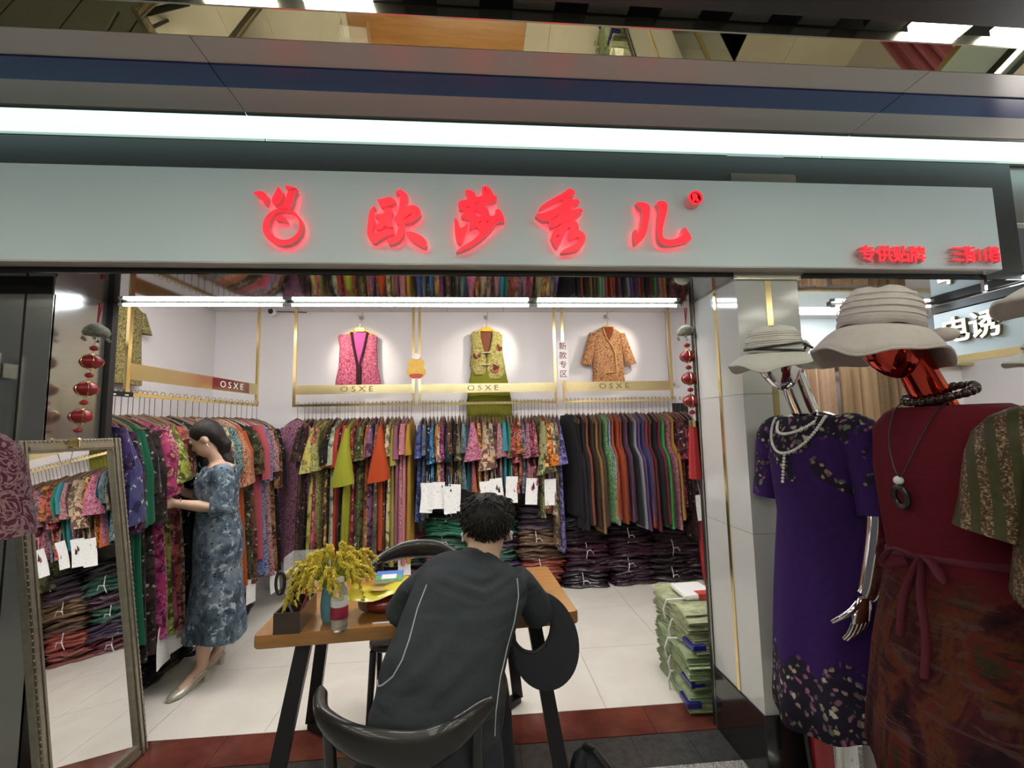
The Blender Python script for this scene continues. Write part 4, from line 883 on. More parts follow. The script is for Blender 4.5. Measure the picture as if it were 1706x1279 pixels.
# ---- things on the table
ZT = .7505
t = empty('pen_box', (-.715, 1.90, ZT), .04)
w, d, h, k = .095, .20, .075, .006
MB().box(-w/2, w/2, -d/2, d/2, 0, k).box(-w/2, w/2, -d/2, -d/2+k, k, h).box(-w/2, w/2, d/2-k, d/2, k, h).box(-w/2, -w/2+k, -d/2+k, d/2-k, k, h).box(w/2-k, w/2, -d/2+k, d/2-k, k, h).box(-w/2+k, w/2-k, -.02, -.015, k, h).build('box', MAT['boxwood'], t)
tag(t, 'dark wooden desk organiser box holding scissors and pens', 'organiser')
t = empty('scissors', (-.73, 1.86, ZT+.01))
for s in (-1, 1):
    MB().tube([(s*.012 + .030*math.cos(a)*.55 + s*.02, 0, .155 + .042*math.sin(a)) for a in [i*2*math.pi/16 for i in range(16)]], .006, 8, True).build('handle', MAT['black'], t, smooth=60)
    MB().box(s*.004-.006, s*.004+.006, s*.002-.001, s*.002+.001, 0, .12).build('blade', MAT['chrome'], t)
tag(t, 'black handled scissors standing in the desk organiser', 'scissors')
for i, (dx, dy, hx, lab) in enumerate(((.02, -.06, 'a03a4c', 'red pen'), (-.025, .03, '20202a', 'black pen'), (.03, .02, 'c86448', 'orange pen'), (0, .06, '3c8040', 'green marker'), (.015, -.03, '8890a0', 'grey pen'))):
    m = NT('pen_plastic_%d' % i).set(hexc(hx), .35)
    t = empty('pen', (-.715+dx, 1.90+dy, ZT+.012)); t.rotation_euler = (.12*(i-2), .16*(2-i), 0)
    MB().tube([(0, 0, 0), (0, 0, .13)], .0045, 8).build('barrel', m, t, smooth=50); MB().tube([(0, 0, .13), (0, 0, .15)], .0035, 8).build('cap', MAT['black'], t, smooth=50)
    tag(t, lab + ' standing in the dark desk organiser', 'pen', 'pens in the organiser')
# vase and plant
def glass(name, col, rough=.05):
    t = NT(name); return t.set(col, rough, trans=.85, ior=1.35)
MAT['bluevase'] = simple('pale_blue_ceramic', (.10, .28, .34), .15, var=.15, coat=.5)
t = empty('vase', (-.585, 1.90, ZT)); MB().lathe([(.0, 0), (.026, 0), (.034, .02), (.037, .06), (.034, .10), (.03, .13), (.032, .14), (.028, .14), (.026, .10), (.028, .03), (0, .012)], 28).build('body', MAT['bluevase'], t, smooth=50)
tag(t, 'pale blue ribbed vase holding yellow rice ears', 'vase')
MAT['riceyel'] = simple('rice_ear_yellow', (.55, .42, .03), .6, var=.3, scale=30); MAT['ricegrn'] = simple('rice_stem_green', (.28, .34, .04), .6, var=.2)
t = empty('rice_ear_bouquet', (-.585, 1.90, ZT+.10)); R = random.Random(3)
grain = [(0, 0, -.006), (.0028, 0, 0), (0, .0028, 0), (-.0028, 0, 0), (0, -.0028, 0), (0, 0, .006)]; gf = [(0, 2, 1), (0, 3, 2), (0, 4, 3), (0, 1, 4), (5, 1, 2), (5, 2, 3), (5, 3, 4), (5, 4, 1)]
for i in range(72):
    a = i*2.39996 + R.uniform(-.2, .2); reach = .03 + .155*math.sqrt((i+.5)/72)*R.uniform(.8, 1.08); top = R.uniform(.15, .235) - reach*.30; drop = R.uniform(.05, .20)*(reach/.13)*(.55 if math.sin(a) < -.2 and math.cos(a) > -.3 else 1)
    P = []
    for s in range(9):
        u = s/8; r = reach*(u**.8); z = top*math.sin(min(u*1.9, math.pi*.5)) - drop*max(0, u-.5)**1.5*2.4
        P.append((r*math.cos(a), r*math.sin(a), z))
    st = MB().tube(P[:6], .0017, 5).build('stem', MAT['ricegrn'], t)
    e = MB(); e.tube(P[4:], .001, 4)
    for g in range(46):
        u = 4 + 4*(g/46); k = int(min(u, 7)); f = u-k; p = Vector(P[k]).lerp(Vector(P[k+1]), f)
        b = Vector((R.uniform(-1, 1), R.uniform(-1, 1), R.uniform(-1.2, .3))).normalized(); q4 = (Vector(P[k+1])-Vector(P[k])).normalized()*.8 + b*.6
        mt = Matrix.Translation(p + b*.006) @ q4.to_track_quat('Z', 'Y').to_matrix().to_4x4() @ Matrix.Scale(1.55, 4)
        e.add([mt @ Vector(v) for v in grain], gf)
    e.build('rice_ear', MAT['riceyel'], t)
    if i % 3 == 0:
        lf = MB(); L = [Vector((r*.8*math.cos(a+.5), r*.8*math.sin(a+.5), .12*math.sin(u*2.2)*.9)) for r, u in [(j*.02, j/6) for j in range(7)]]
        lf.loft([[(p.x-.004*(1-j/7)*math.sin(a), p.y+.004*(1-j/7)*math.cos(a), p.z), (p.x+.004*(1-j/7)*math.sin(a), p.y-.004*(1-j/7)*math.cos(a), p.z), (p.x, p.y, p.z+.0015)] for j, p in enumerate(L)]); lf.build('leaf', MAT['ricegrn'], t)
tag(t, 'bushy bouquet of drooping yellow rice ears in the blue vase', 'bouquet')
# water bottle
MAT['clear'] = glass('clear_plastic', (.9, .93, .93)); MAT['maroonlabel'] = simple('maroon_label', (.28, .02, .05), .4, var=.5, scale=70); MAT['whitelabel'] = simple('white_label', (.7, .7, .7), .4)
t = empty('water_bottle', (-.525, 1.815, ZT))
MB().lathe([(.0, 0), (.027, 0), (.031, .006), (.031, .03), (.0295, .04), (.031, .05), (.031, .115), (.027, .145), (.014, .168), (.0135, .178), (0, .178)], 28).build('bottle_body', MAT['clear'], t, smooth=50)
lb = MB().lathe([(.0314, .045), (.0317, .046), (.0317, .088), (.0314, .089)], 28).build('label', MAT['maroonlabel'], t, smooth=50)
MB().lathe([(.0314, .089), (.0317, .09), (.0317, .112), (.0314, .113)], 28).build('label_band', MAT['whitelabel'], t, smooth=50)
MB().lathe([(.0, .176), (.0155, .176), (.0155, .19), (0, .191)], 20).build('cap', MAT['white'], t, smooth=40)
tag(t, 'clear water bottle with maroon label in front of the vase', 'bottle')
# red bag, yellow snack pouch, blue card
MAT['redfilm'] = simple('red_film_bag', (.22, .02, .015), .25, var=.4, scale=30, coat=.5); MAT['yelfilm'] = simple('yellow_pouch', (.62, .52, .02), .3, var=.12, scale=14, coat=.4)
t = empty('red_bag', (-.385, 1.99, ZT)); rg = []
R = random.Random(8)
for i in range(7):
    u = i/6; rr = math.sin(math.pi*(.08+.84*min(1, u*1.0)))**.5
    rg.append([((.115-.02*u)*rr*math.cos(2*math.pi*j/20)*(1+.06*math.sin(j*3.1)), (.085-.02*u)*rr*math.sin(2*math.pi*j/20)*(1+.06*math.sin(j*2.3)), .075*u) for j in range(20)])
MB().loft(rg).build('bag', MAT['redfilm'], t, smooth=60); tag(t, 'crumpled red plastic snack bag under the yellow pouch', 'bag')
t = empty('snack_pouch', (-.375, 1.975, ZT+.078), .18)
MB().loft([[(x, y*.5+.0, z + .012*math.sin(x*28) + .008*math.cos(x*15)) for y, z in ((-.17, .0), (-.10, -.012), (.10, -.008), (.17, .012), (.10, .024), (-.10, .018))] for x in [-.15+.03*i for i in range(11)]]).build('pouch', MAT['yelfilm'], t, smooth=60)
MB().lathe([(0, .0), (.05, 0), (.05, .001), (0, .0012)], 24).xf(Matrix.Translation((-.02, -.03, .022)) @ Matrix.Diagonal((1, .6, 1, 1))).build('print_spot', simple('tan_print', (.5, .33, .12), .4), t)
tag(t, 'opened yellow snack pouch lying on the red bag', 'pouch')
MAT['bluecard'] = simple('blue_card', (.05, .16, .50), .35, var=.3, scale=20); MAT['greencard'] = simple('green_card_print', (.06, .30, .08), .4, var=.5, scale=60)
t = empty('card_box', (-.375, 2.0, ZT+.118), .06); t.rotation_euler = (.30, 0, .06)
MB().box(-.056, .056, -.03, .04, 0, .012).build('card', MAT['bluecard'], t, bevel=.002)
MB().box(-.056, .056, -.0305, -.03, 0, .012).build('white_edge', MAT['whitelabel'], t); MB().box(-.054, .054, -.028, .004, .012, .0125).build('green_print', MAT['greencard'], t); MB().box(-.03, .03, -.018, .012, .0125, .0132).build('white_panel', MAT['whitelabel'], t)
tag(t, 'small blue and green printed card box on the yellow pouch', 'card box')
t = MB().box(-.06, .06, -.004, .004, 0, .004).build('paper_slip', MAT['whitelabel']); t.location = (-.35, 1.85, ZT); t.rotation_euler = (0, 0, .05); tag(t, 'thin white paper strip near the front table edge', 'paper strip')
t = empty('plastic_wrap', (-.455, 1.97, ZT)); R = random.Random(2)
MB().ball((0, 0, .035), .035, 12, 8, (1.2, 1, 1)).xf(Matrix.Identity(4)).build('crumpled_film', MAT['clear'], t, smooth=30); tag(t, 'crumpled clear plastic wrapping beside the bottle', 'plastic')
# acrylic stand
MAT['acrylic'] = NT('clear_acrylic').set((.85, .87, .88), .05, alpha=.22)
t = empty('acrylic_stand', (-.80, 2.26, ZT), .05)
for nm, b in (('back', (-.09, .09, .06, .063, 0, .17)), ('side', (-.09, -.087, -.06, .06, 0, .17)), ('side', (.087, .09, -.06, .06, 0, .17)), ('shelf', (-.087, .087, -.06, .06, .10, .103))): MB().box(*b).build(nm, MAT['acrylic'], t)
tag(t, 'clear acrylic display stand on the table corner', 'stand')

# sun visor hung on the table corner
MAT['visor'] = simple('navy_visor_fabric', (.016, .018, .026), .7, var=.15, scale=50)
t = empty('sun_visor', (.225, 1.74, .71))
rings = []; edge = []
for i in range(41):
    u = i/40; a = math.radians(100 - u*262); e = math.sin(math.pi*u)**.6
    xo, zo = .145*math.cos(a), .178*math.sin(a); xi, zi = -.030 + .078*math.cos(a), .062 + .098*math.sin(a)
    xm, zm = xi + (xo-xi)*(.10+.90*e), zi + (zo-zi)*(.10+.90*e)
    def bow(x, z): return -.015 - 1.1*((x-.02)**2) + .16*z
    rings.append([(xm, bow(xm, zm)-.003, zm), ((xm+xi)/2, bow((xm+xi)/2, (zm+zi)/2)-.010, (zm+zi)/2), (xi, bow(xi, zi)-.003, zi), (xi, bow(xi, zi)+.003, zi), ((xm+xi)/2, bow((xm+xi)/2, (zm+zi)/2)-.003, (zm+zi)/2), (xm, bow(xm, zm)+.003, zm)]); edge.append((xi, bow(xi, zi), zi))
MB().loft(rings).build('brim', MAT['visor'], t, smooth=40)
MB().tube(edge, .007, 8).build('headband', MAT['black'], t, smooth=50)
tag(t, 'wide navy sun visor hanging at the table corner beside the seated person', 'visor')

# black bag on the floor
t = empty('cloth_bag', (.45, 1.80, 0)); R = random.Random(4); rg = []
for i in range(9):
    u = i/8; rr = (1-u)**.55*(.9+.1*math.cos(u*6))
    rg.append([(.17*rr*math.cos(2*math.pi*j/24)*(1+.12*math.sin(j*1.7+u*4)) - .05*u, .13*rr*math.sin(2*math.pi*j/24)*(1+.12*math.sin(j*2.3)), .29*u) for j in range(24)])
MB().loft(rg).build('bag_body', MAT['visor'], t, smooth=50)
MB().tube([(-.05, 0, .28), (-.03, -.05, .30), (.04, -.09, .22), (.10, -.11, .12), (.14, -.10, .03)], [.016, .014, .014, .013, .012], 8).build('strap', MAT['black'], t, smooth=50)
tag(t, 'slumped black cloth bag on the threshold beside the table leg', 'bag')
# ================================================================== people
def ering(c, xa, ya, n=24, p=1.0):
    c = Vector(c); xa = Vector(xa); ya = Vector(ya)
    return [c + xa*math.copysign(abs(math.cos(2*math.pi*k/n))**p, math.cos(2*math.pi*k/n)) + ya*math.copysign(abs(math.sin(2*math.pi*k/n))**p, math.sin(2*math.pi*k/n)) for k in range(n)]
def spine(sec, n=24, p=.85, grow=0.0, ax=Vector((1, 0, 0))):
    """sec: (centre, half width along ax, half depth)"""
    P = [Vector(s[0]) for s in sec]; rings = []
    for i, s in enumerate(sec):
        t = (P[min(i+1, len(P)-1)]-P[max(i-1, 0)]).normalized(); w = (ax - t*ax.dot(t)).normalized(); d = t.cross(w).normalized()
        rings.append(ering(P[i], w*(s[1]+grow), d*(s[2]+grow), n, p))
    return rings
def hand(mb, wrist, dirv, palmn, side, s=1.0, curl=.6):
    """palm and five fingers leaving from wrist along dirv; palmn points out of the palm, side to the thumb"""
    d = Vector(dirv).normalized(); p = Vector(palmn).normalized(); t = Vector(side).normalized(); w = Vector(wrist)
    mb.loft([ering(w + d*(.0+.085*u)*s, t*(.026+.014*min(1, u*1.6))*s, p*.015*s, 12) for u in (0, .3, .6, .9, 1)])
    for i, (o, L) in enumerate(((-.030, .058), (-.011, .072), (.009, .078), (.028, .070))):
        b = w + d*.075*s + t*o*s; q = [b]; ang = 0
        for k in range(3):
            ang += curl*(.5+.25*k); q.append(q[-1] + (d*math.cos(ang) + p*math.sin(ang))*L/3*1.15*s)
        mb.tube(q, [.0095*s, .009*s, .0083*s, .007*s], 8)
    b = w + d*.02*s + t*.026*s
    mb.tube([b, b + (d*.6+t*.7)*.03*s, b + (d*.85+t*.6+p*.4)*.055*s, b + (d*1.0+t*.45+p*.7)*.075*s], [.012*s, .0105*s, .0095*s, .0075*s], 8)
def head_shape(mb, c, f, u, s=1.0, ears=True):
    """head of height .22 around c; f faces forward, u up"""
    f = Vector(f).normalized(); u = Vector(u).normalized(); r = f.cross(u).normalized(); c = Vector(c)
    def e(o, a, b, cc, n=16):
        rings = []
        for i in range(11):
            t = math.pi*i/10; k = max(math.sin(t), .02)
            rings.append([c + (r*o[0]+f*o[1]+u*o[2])*s + (r*a*k*math.cos(2*math.pi*j/n) + f*b*k*math.sin(2*math.pi*j/n) - u*cc*math.cos(t))*s for j in range(n)])
        mb.loft(rings)
    e((0, -.012, .025), .076, .092, .085); e((0, .022, -.035), .058, .066, .072); e((0, .052, -.075), .03, .03, .028)
    e((0, .088, -.015), .011, .014, .02); e((0, .096, -.026), .012, .012, .009)
    e((0, .082, -.056), .021, .011, .006); e((0, .080, -.066), .018, .010, .006)
    for sx in (-1, 1):
        e((sx*.03, .070, .012), .016, .012, .008); e((sx*.03, .082, .028), .02, .008, .005)
        if ears: e((sx*.077, -.008, -.012), .009, .02, .03)
    return c, f, u, r

# ------------------------------------------------ seated man
AX = Vector((1, 0, 0))
man = empty('person', (-.13, 1.40, 0)); off = Matrix.Translation((.13, -1.40, 0))
SEC = [((-.135, 1.41, .47), .185, .135), ((-.135, 1.40, .56), .195, .135), ((-.13, 1.41, .66), .190, .130), ((-.112, 1.44, .75), .187, .125), ((-.082, 1.51, .835), .182, .120), ((-.045, 1.585, .905), .190, .118), ((-.014, 1.655, .955), .198, .105), ((.0, 1.70, .982), .165, .080), ((.012, 1.725, 1.0), .088, .062)]
b = MB(); b.loft(spine([(c, w*.86, d*.84) for c, w, d in SEC]))
HC = (.036, 1.775, 1.105)
b.tube([(.008, 1.69, .965), (.02, 1.735, 1.02), (.03, 1.765, 1.07)], [.068, .064, .062], 16)
head_shape(b, HC, (.10, .90, -.42), (.02, .42, .90), 1.08)
AL = [(-.17, 1.70, .955), (-.245, 1.745, .885), (-.285, 1.80, .80), (-.20, 1.92, .785), (-.115, 2.0, .785)]
AR = [(.150, 1.70, .925), (.195, 1.735, .855), (.232, 1.80, .785), (.16, 1.92, .785), (.075, 2.0, .785)]
for A in (AL, AR): b.tube(A, [.05, .046, .042, .034, .026], 14)
hand(b, AL[-1], (.75, .6, -.05), (0, 0, -1), (.6, -.75, 0), .95, .35); hand(b, AR[-1], (-.75, .6, -.05), (0, 0, -1), (-.6, -.75, 0), .95, .35)
LG = [[(-.22, 1.42, .52), (-.27, 1.62, .53), (-.30, 1.84, .52), (-.31, 1.88, .40), (-.31, 1.90, .12), (-.31, 1.92, .06)], [(-.05, 1.42, .52), (.0, 1.62, .53), (.04, 1.84, .52), (.06, 1.88, .40), (.08, 1.88, .12), (.08, 1.90, .06)]]
for L in LG: b.tube(L, [.075, .07, .055, .05, .042, .038], 14)
o = bpy.data.objects.new('body', blob(b, .009, 6)); COL.objects.link(o); o.data.transform(off); o.data.materials.append(MAT['skinpale']); o.parent = man
sh = MB(); sh.loft(spine(SEC))
for A, e in ((AL, (-.292, 1.775, .80)), (AR, (.238, 1.775, .780))):
    a0, a1 = Vector(A[0]), Vector(A[1]); sh.tube([a0 + (a0-a1)*.5, a0, a1, Vector(e)], [.050, .060, .062, .066], 16)
sh.tube([(.004, 1.71, .978), (.012, 1.728, .998)], [.082, .076], 18)
me = blob(sh, .010, 12, 'shirt')
shirt = bpy.data.objects.new('shirt', me); COL.objects.link(shirt); me.transform(off); shirt.parent = man
def shirtmat():
    t = NT('charcoal_jersey'); co = t.coord(); n = t.noise(co, 90, 3); k = t.noise(t.coord(scale=(2.2, 2, 7)), 1.2, 2, .45, .6)
    x = t.n('ShaderNodeMath', operation='MULTIPLY_ADD'); t.l(n, x.inputs[0]); x.inputs[1].default_value = .012; t.l(k, x.inputs[2]); t.bump(x.outputs[0], .8, .06)
    return t.set(t.mix(n, (.034, .040, .044), (.046, .055, .061)), .8, spec=.2)
me.materials.append(shirtmat())
for v in me.vertices:                       # soft folds below the collar and across the waist
    x, y, z = v.co.x - .13, v.co.y + 1.40, v.co.z
    k1 = math.exp(-((z-.985)/.035)**2)*math.exp(-((x-.02)/.12)**2); k2 = math.exp(-((z-.80)/.09)**2)*math.exp(-((x+.17)/.12)**2); k3 = math.exp(-((z-.70)/.10)**2)
    d = .0035*k1*math.sin((z-.3*abs(x-.02))*190) + .0055*k2*math.sin((z*1.0-x*.75)*75) + .0035*k3*math.sin((z*.9+x*.5)*60)
    v.co += v.normal*d
from mathutils.bvhtree import BVHTree
bv = BVHTree.FromPolygons([v.co.copy() for v in me.vertices], [tuple(p.vertices) for p in me.polygons])
MAT['piping'] = simple('pale_grey_piping', (.42, .43, .43), .6)
def on_shirt(P):
    out = []
    for i in range(len(P)-1):
        for s in range(5):
            u = s/5; x = lerp(P[i][0], P[i+1][0], u) + .13; z = lerp(P[i][1], P[i+1][1], u)
            h = bv.ray_cast(Vector((x, -.8, z)), Vector((0, 1, 0)))
            if h[0] is not None: out.append(h[0] - Vector((0, .0005, 0)))
    return out
for P in ([(-.168, .99), (-.19, .94), (-.205, .88), (-.22, .84), (-.245, .80), (-.275, .775), (-.29, .765), (-.305, .775)], [(.132, .984), (.132, .94), (.112, .875), (.085, .82), (.062, .77), (.045, .70), (.04, .62)]):
    q = on_shirt(P)
    if len(q) > 3: MB().tube(q, .0024, 5).build('piping', MAT['piping'], shirt)
MB().loft(spine([((-.002, 1.703, .986), .092, .070), ((.009, 1.722, 1.002), .084, .066), ((.014, 1.731, 1.012), .080, .064)], 24)).xf(off).build('collar', simple('dark_collar', (.03, .035, .038), .75), shirt, smooth=60)
tr = MB(); tr.loft(spine([((-.135, 1.42, .44), .20, .15), ((-.135, 1.41, .52), .205, .15), ((-.135, 1.40, .60), .198, .14), ((-.133, 1.405, .63), .19, .13)]))
for L in LG: tr.tube([Vector(L[0])] + [Vector(p) for p in L[1:-1]], [.088, .085, .070, .066, .060], 14)
o = bpy.data.objects.new('trousers', blob(tr, .012, 5)); COL.objects.link(o); o.data.transform(off); o.data.materials.append(MAT['visor']); o.parent = man
for L in LG:
    x, y, z = L[-1]; MB().loft([ering((x, y-.06+.25*u, .012+.03*(1-u)), (.042*math.sin(.5+2.2*u), 0, 0), (0, 0, .03*(1-.3*u)), 14) for u in (0, .2, .5, .8, 1)]).xf(Matrix.Translation((0, 0, .025)) @ off).build('shoe', MAT['black'], man, smooth=60)
# hair: crop with shaved nape
h = MB(); F = Vector((.10, .90, -.42)).normalized(); U = Vector((.02, .42, .90)); U = (U - F*U.dot(F)).normalized(); Rr = F.cross(U)
C = Vector(HC)
def hel(o, a, b_, c_):
    rings = []
    for i in range(11):
        t = math.pi*i/10; k = max(math.sin(t), .02)
        rings.append([C + Rr*o[0]+F*o[1]+U*o[2] + Rr*a*k*math.cos(2*math.pi*j/18)+F*b_*k*math.sin(2*math.pi*j/18)-U*c_*math.cos(t) for j in range(18)])
    h.loft(rings)
hel((0, -.010, .050), .095, .108, .088); hel((.006, -.056, .024), .082, .066, .078); hel((0, .05, .08), .07, .06, .055)
R = random.Random(6)
for i in range(60):
    a = R.uniform(0, 6.28); v = R.uniform(.1, 1.2); p = C + U*.045 + Rr*.092*math.cos(a)*math.cos(v*.8) + F*.105*math.sin(a)*math.cos(v*.8) + U*.086*math.sin(v)
    dn = (p-C).normalized(); h.tube([p-dn*.012, p+dn*.008+F*R.uniform(-.01, .012), p+dn*.012+F*.012-U*.01+Rr*R.uniform(-.012, .012)], [.013, .010, .004], 6)
hm = blob(h, .006, 2); sm_ = MB(); R = random.Random(16)
for v in list(hm.vertices)[::5]:
    dn = v.normal.copy(); up_ = (v.co - C).dot(U)
    flow = (-U*.7 + F*.35 + Rr*R.uniform(-.5, .5) + dn*(.5 if up_ > .07 else .16)).normalized(); L_ = R.uniform(.018, .034)
    if up_ < -.02: L_ *= .4
    sm_.tube([v.co - dn*.003, v.co + flow*L_*.5 + dn*.004, v.co + flow*L_ + dn*.001], [.0032, .0026, .0006], 4)
n0 = len(hm.vertices); vv = [tuple(v.co) for v in hm.vertices] + sm_.v; ff = [tuple(q.vertices) for q in hm.polygons] + [tuple(i + n0 for i in q) for q in sm_.f]
hm = bpy.data.meshes.new('hair'); hm.from_pydata(vv, [], ff); hm.shade_smooth()
o = bpy.data.objects.new('hair', hm); COL.objects.link(o); o.data.transform(off); o.data.materials.append(MAT['hair']); o.parent = man
for s in (-1, 1):
    p = C + Rr*s*.093 - U*.016 - F*.002
    MB().ball(tuple(p), .0085, 10, 8).tube([p, p - U*.022 + F*.008], .004, 8).xf(off).build('earbud', MAT['white'], man, smooth=60)
tag(man, 'seated person seen from behind in charcoal shirt with pale piping, head bowed over the table', 'person')

# ------------------------------------------------ standing woman at the side rack
wo = empty('person', (-1.64, 3.05, 0)); off = Matrix.Translation((1.64, -3.05, 0))
fd = Vector((-.86, -.50, 0)).normalized(); sd = Vector((fd.y, -fd.x, 0))     # sd: her right... towards the camera when negative
def wp(f, s, z): return Vector((-1.64, 3.05, 0)) + fd*f + sd*s + Vector((0, 0, z))
b = MB(); N = 20
TS = [(.00, 1.31, .075, .06), (-.005, 1.285, .165, .085), (.01, 1.20, .170, .112), (.015, 1.12, .160, .110), (.005, 1.0, .142, .098), (-.005, .88, .172, .120), (-.01, .76, .178, .125), (-.005, .66, .165, .115)]
b.loft([ering(wp(f, 0, z), sd*w*.9, fd*d*.9, N) for f, z, w, d in TS])
b.tube([wp(-.005, 0, 1.28), wp(.025, 0, 1.345), wp(.05, 0, 1.39)], [.055, .046, .046], 14)
WH = wp(.085, 0, 1.46); WF = Vector((-.80, -.22, -.56)); WU = Vector((-.5, -.15, .85))
head_shape(b, WH, WF, WU - WF.normalized()*WU.dot(WF.normalized()), .98)
near = -1 if (sd.y > 0) else 1
def arm(s, el, wr):
    P = [wp(0, s*.165, 1.265), wp(-.015, s*.195, 1.18), wp(*el), (wp(*el)+wp(*wr))/2, wp(*wr)]
    b.tube(P, [.046, .043, .037, .034, .025], 14); return P
AN = arm(near, (.0, near*.215, 1.045), (.215, near*.11, 1.085)); AF = arm(-near, (.03, -near*.215, 1.05), (.22, -near*.10, 1.14))
for P, s in ((AN, near), (AF, -near)): hand(b, P[-1], fd*.95 + Vector((0, 0, .1)), sd*(-s), (0, 0, 1), .92, .75)
LEG = [[wp(0, near*.08, .70), wp(.02, near*.085, .45), Vector((-1.655, 2.985, .30)), Vector((-1.665, 2.99, .12)), Vector((-1.668, 2.985, .085))], [wp(-.02, -near*.075, .70), wp(-.03, -near*.075, .45), Vector((-1.66, 3.19, .30)), Vector((-1.68, 3.19, .12)), Vector((-1.682, 3.185, .085))]]
FD = Vector((-.33, -.94, 0)).normalized()
for L in LEG:
    b.tube(L, [.085, .062, .050, .032, .034], 14); b.tube([L[-1], L[-1]+FD*.06-Vector((0, 0, .025)), L[-1]+FD*.14-Vector((0, 0, .06))], [.034, .032, .026], 12)
o = bpy.data.objects.new('body', blob(b, .009, 5)); COL.objects.link(o); o.data.transform(off); o.data.materials.append(MAT['skinpale']); o.parent = wo
dr = MB(); rr = []
HS = [(-.01, .60, .185, .135), (-.01, .45, .20, .15), (-.012, .33, .215, .165), (-.012, .255, .222, .172)]
for i, (f, z, w, d) in enumerate([(t[0], t[1], t[2]+.012, t[3]+.014) for t in TS[1:]] + HS):
    fold = max(0, (.95-z))*.055
    rr.append([wp(f, 0, z) + sd*(w*math.cos(a)*(1+fold*math.sin(a*7+z))) + fd*(d*math.sin(a)*(1+fold*math.sin(a*9+1))) + Vector((0, 0, .018*math.sin(a*3) if i == 10 else 0)) for a in [2*math.pi*k/36 for k in range(36)]])
dr.loft(rr)
for P in (AN, AF): dr.tube([P[0] + (P[0]-P[1])*.4, P[0], P[1], P[2], P[2]+(P[3]-P[2])*.35], [.045, .060, .062, .064, .060], 16)
def dressmat():
    t = NT('slate_floral_chiffon'); co = t.coord(); n = t.noise(co, 9, 5, .65, .8); n2 = t.noise(co, 24, 4, .6, .4); v = t.voro(co, 26)
    c = t.ramp(n, [(.36, (.030, .045, .060)), (.50, (.085, .12, .16)), (.62, (.17, .21, .26))]); c = t.mix(t.ramp(n2, [(.55, 0.), (.63, 1.)]), c, (.33, .38, .40)); c = t.mix(t.ramp(v, [(.12, 1.), (.2, 0.)]), c, (.02, .03, .03))
    t.bump(t.noise(co, 60, 3), .3, .006); return t.set(c, .75, spec=.2)
o = bpy.data.objects.new('dress', blob(dr, .010, 4)); COL.objects.link(o); o.data.transform(off); o.data.materials.append(dressmat()); o.parent = wo
for z, nm in ((1.0, 'waist_seam'),):
    MB().tube([wp(.005, 0, z) + sd*.158*math.cos(a) + fd*.116*math.sin(a) for a in [2*math.pi*k/32 for k in range(32)]], .004, 5, True).xf(off).build(nm, simple('seam', (.05, .07, .09), .8), o)
# hair: gathered back, falling behind the ear to the nape
h = MB(); F = WF.normalized(); U = (WU - F*WU.dot(F)).normalized(); Rr = F.cross(U); C = WH
hel((0, -.022, .034), .084, .092, .084); hel((0, -.055, .0), .076, .058, .082); hel((0, -.065, -.05), .055, .034, .065)
h.tube([C - F*.05 - U*.03, C - F*.065 - U*.09, wp(-.01, 0, 1.36), wp(-.045, near*.02, 1.31), wp(-.06, near*.03, 1.25)], [.05, .045, .04, .034, .014], 12)
o = bpy.data.objects.new('hair', blob(h, .007, 4)); COL.objects.link(o); o.data.transform(off); o.data.materials.append(MAT['hair']); o.parent = wo
sgn = 1 if Rr.y < 0 else -1
MAT['lip'] = simple('lip_colour', (.34, .09, .08), .45)
for q, nm in ((1, 'near'), (-1, 'far')):
    MB().tube([C + Rr*sgn*q*(.018+.012*i)*.98 + F*(.090-.004*i-.003*i*i*.4) + U*(.030+.002*i-.0012*i*i) for i in range(4)], [.002, .003, .003, .0012], 6).xf(off).build('eyebrow', MAT['hair'], wo)
    MB().tube([C + Rr*sgn*q*(.018+.010*i)*.98 + F*(.085-.003*i-.002*i*i*.4) + U*(.010-.001*i) for i in range(4)], [.0012, .0024, .0024, .001], 6).xf(off).build('eyelash', MAT['hair'], wo)
MB().tube([C + Rr*(.018*i/2) + F*(.0905-.004*abs(i)) - U*.0605 for i in (-2, -1, 0, 1, 2)], [.001, .005, .006, .005, .001], 8).xf(off).build('lips', MAT['lip'], wo, smooth=60)
for dz in (-.046, -.058): MB().ball(tuple(C + Rr*sgn*.084 - F*.004 + U*dz), .0055, 8, 6).xf(off).build('earring', MAT['chrome'], wo, smooth=60)
MB().tube([AN[-1] + Vector((0, 0, 0)) + (sd*math.cos(a) + Vector((0, 0, 1))*math.sin(a))*.031 - fd*.02 for a in [2*math.pi*k/16 for k in range(16)]], .004, 6, True).xf(off).build('bracelet', MAT['chrome'], wo)
R = random.Random(3)
for i in range(9): MB().ball(tuple(wp(.118+.004*i % .02, near*(.0+.012*(i % 3)), 1.24-.012*i)), .007, 8, 6).xf(off).build('neck_bead', MAT['chrome'], wo, smooth=60)
MAT['shoe'] = simple('silver_leather', (.48, .45, .38), .3, .35)
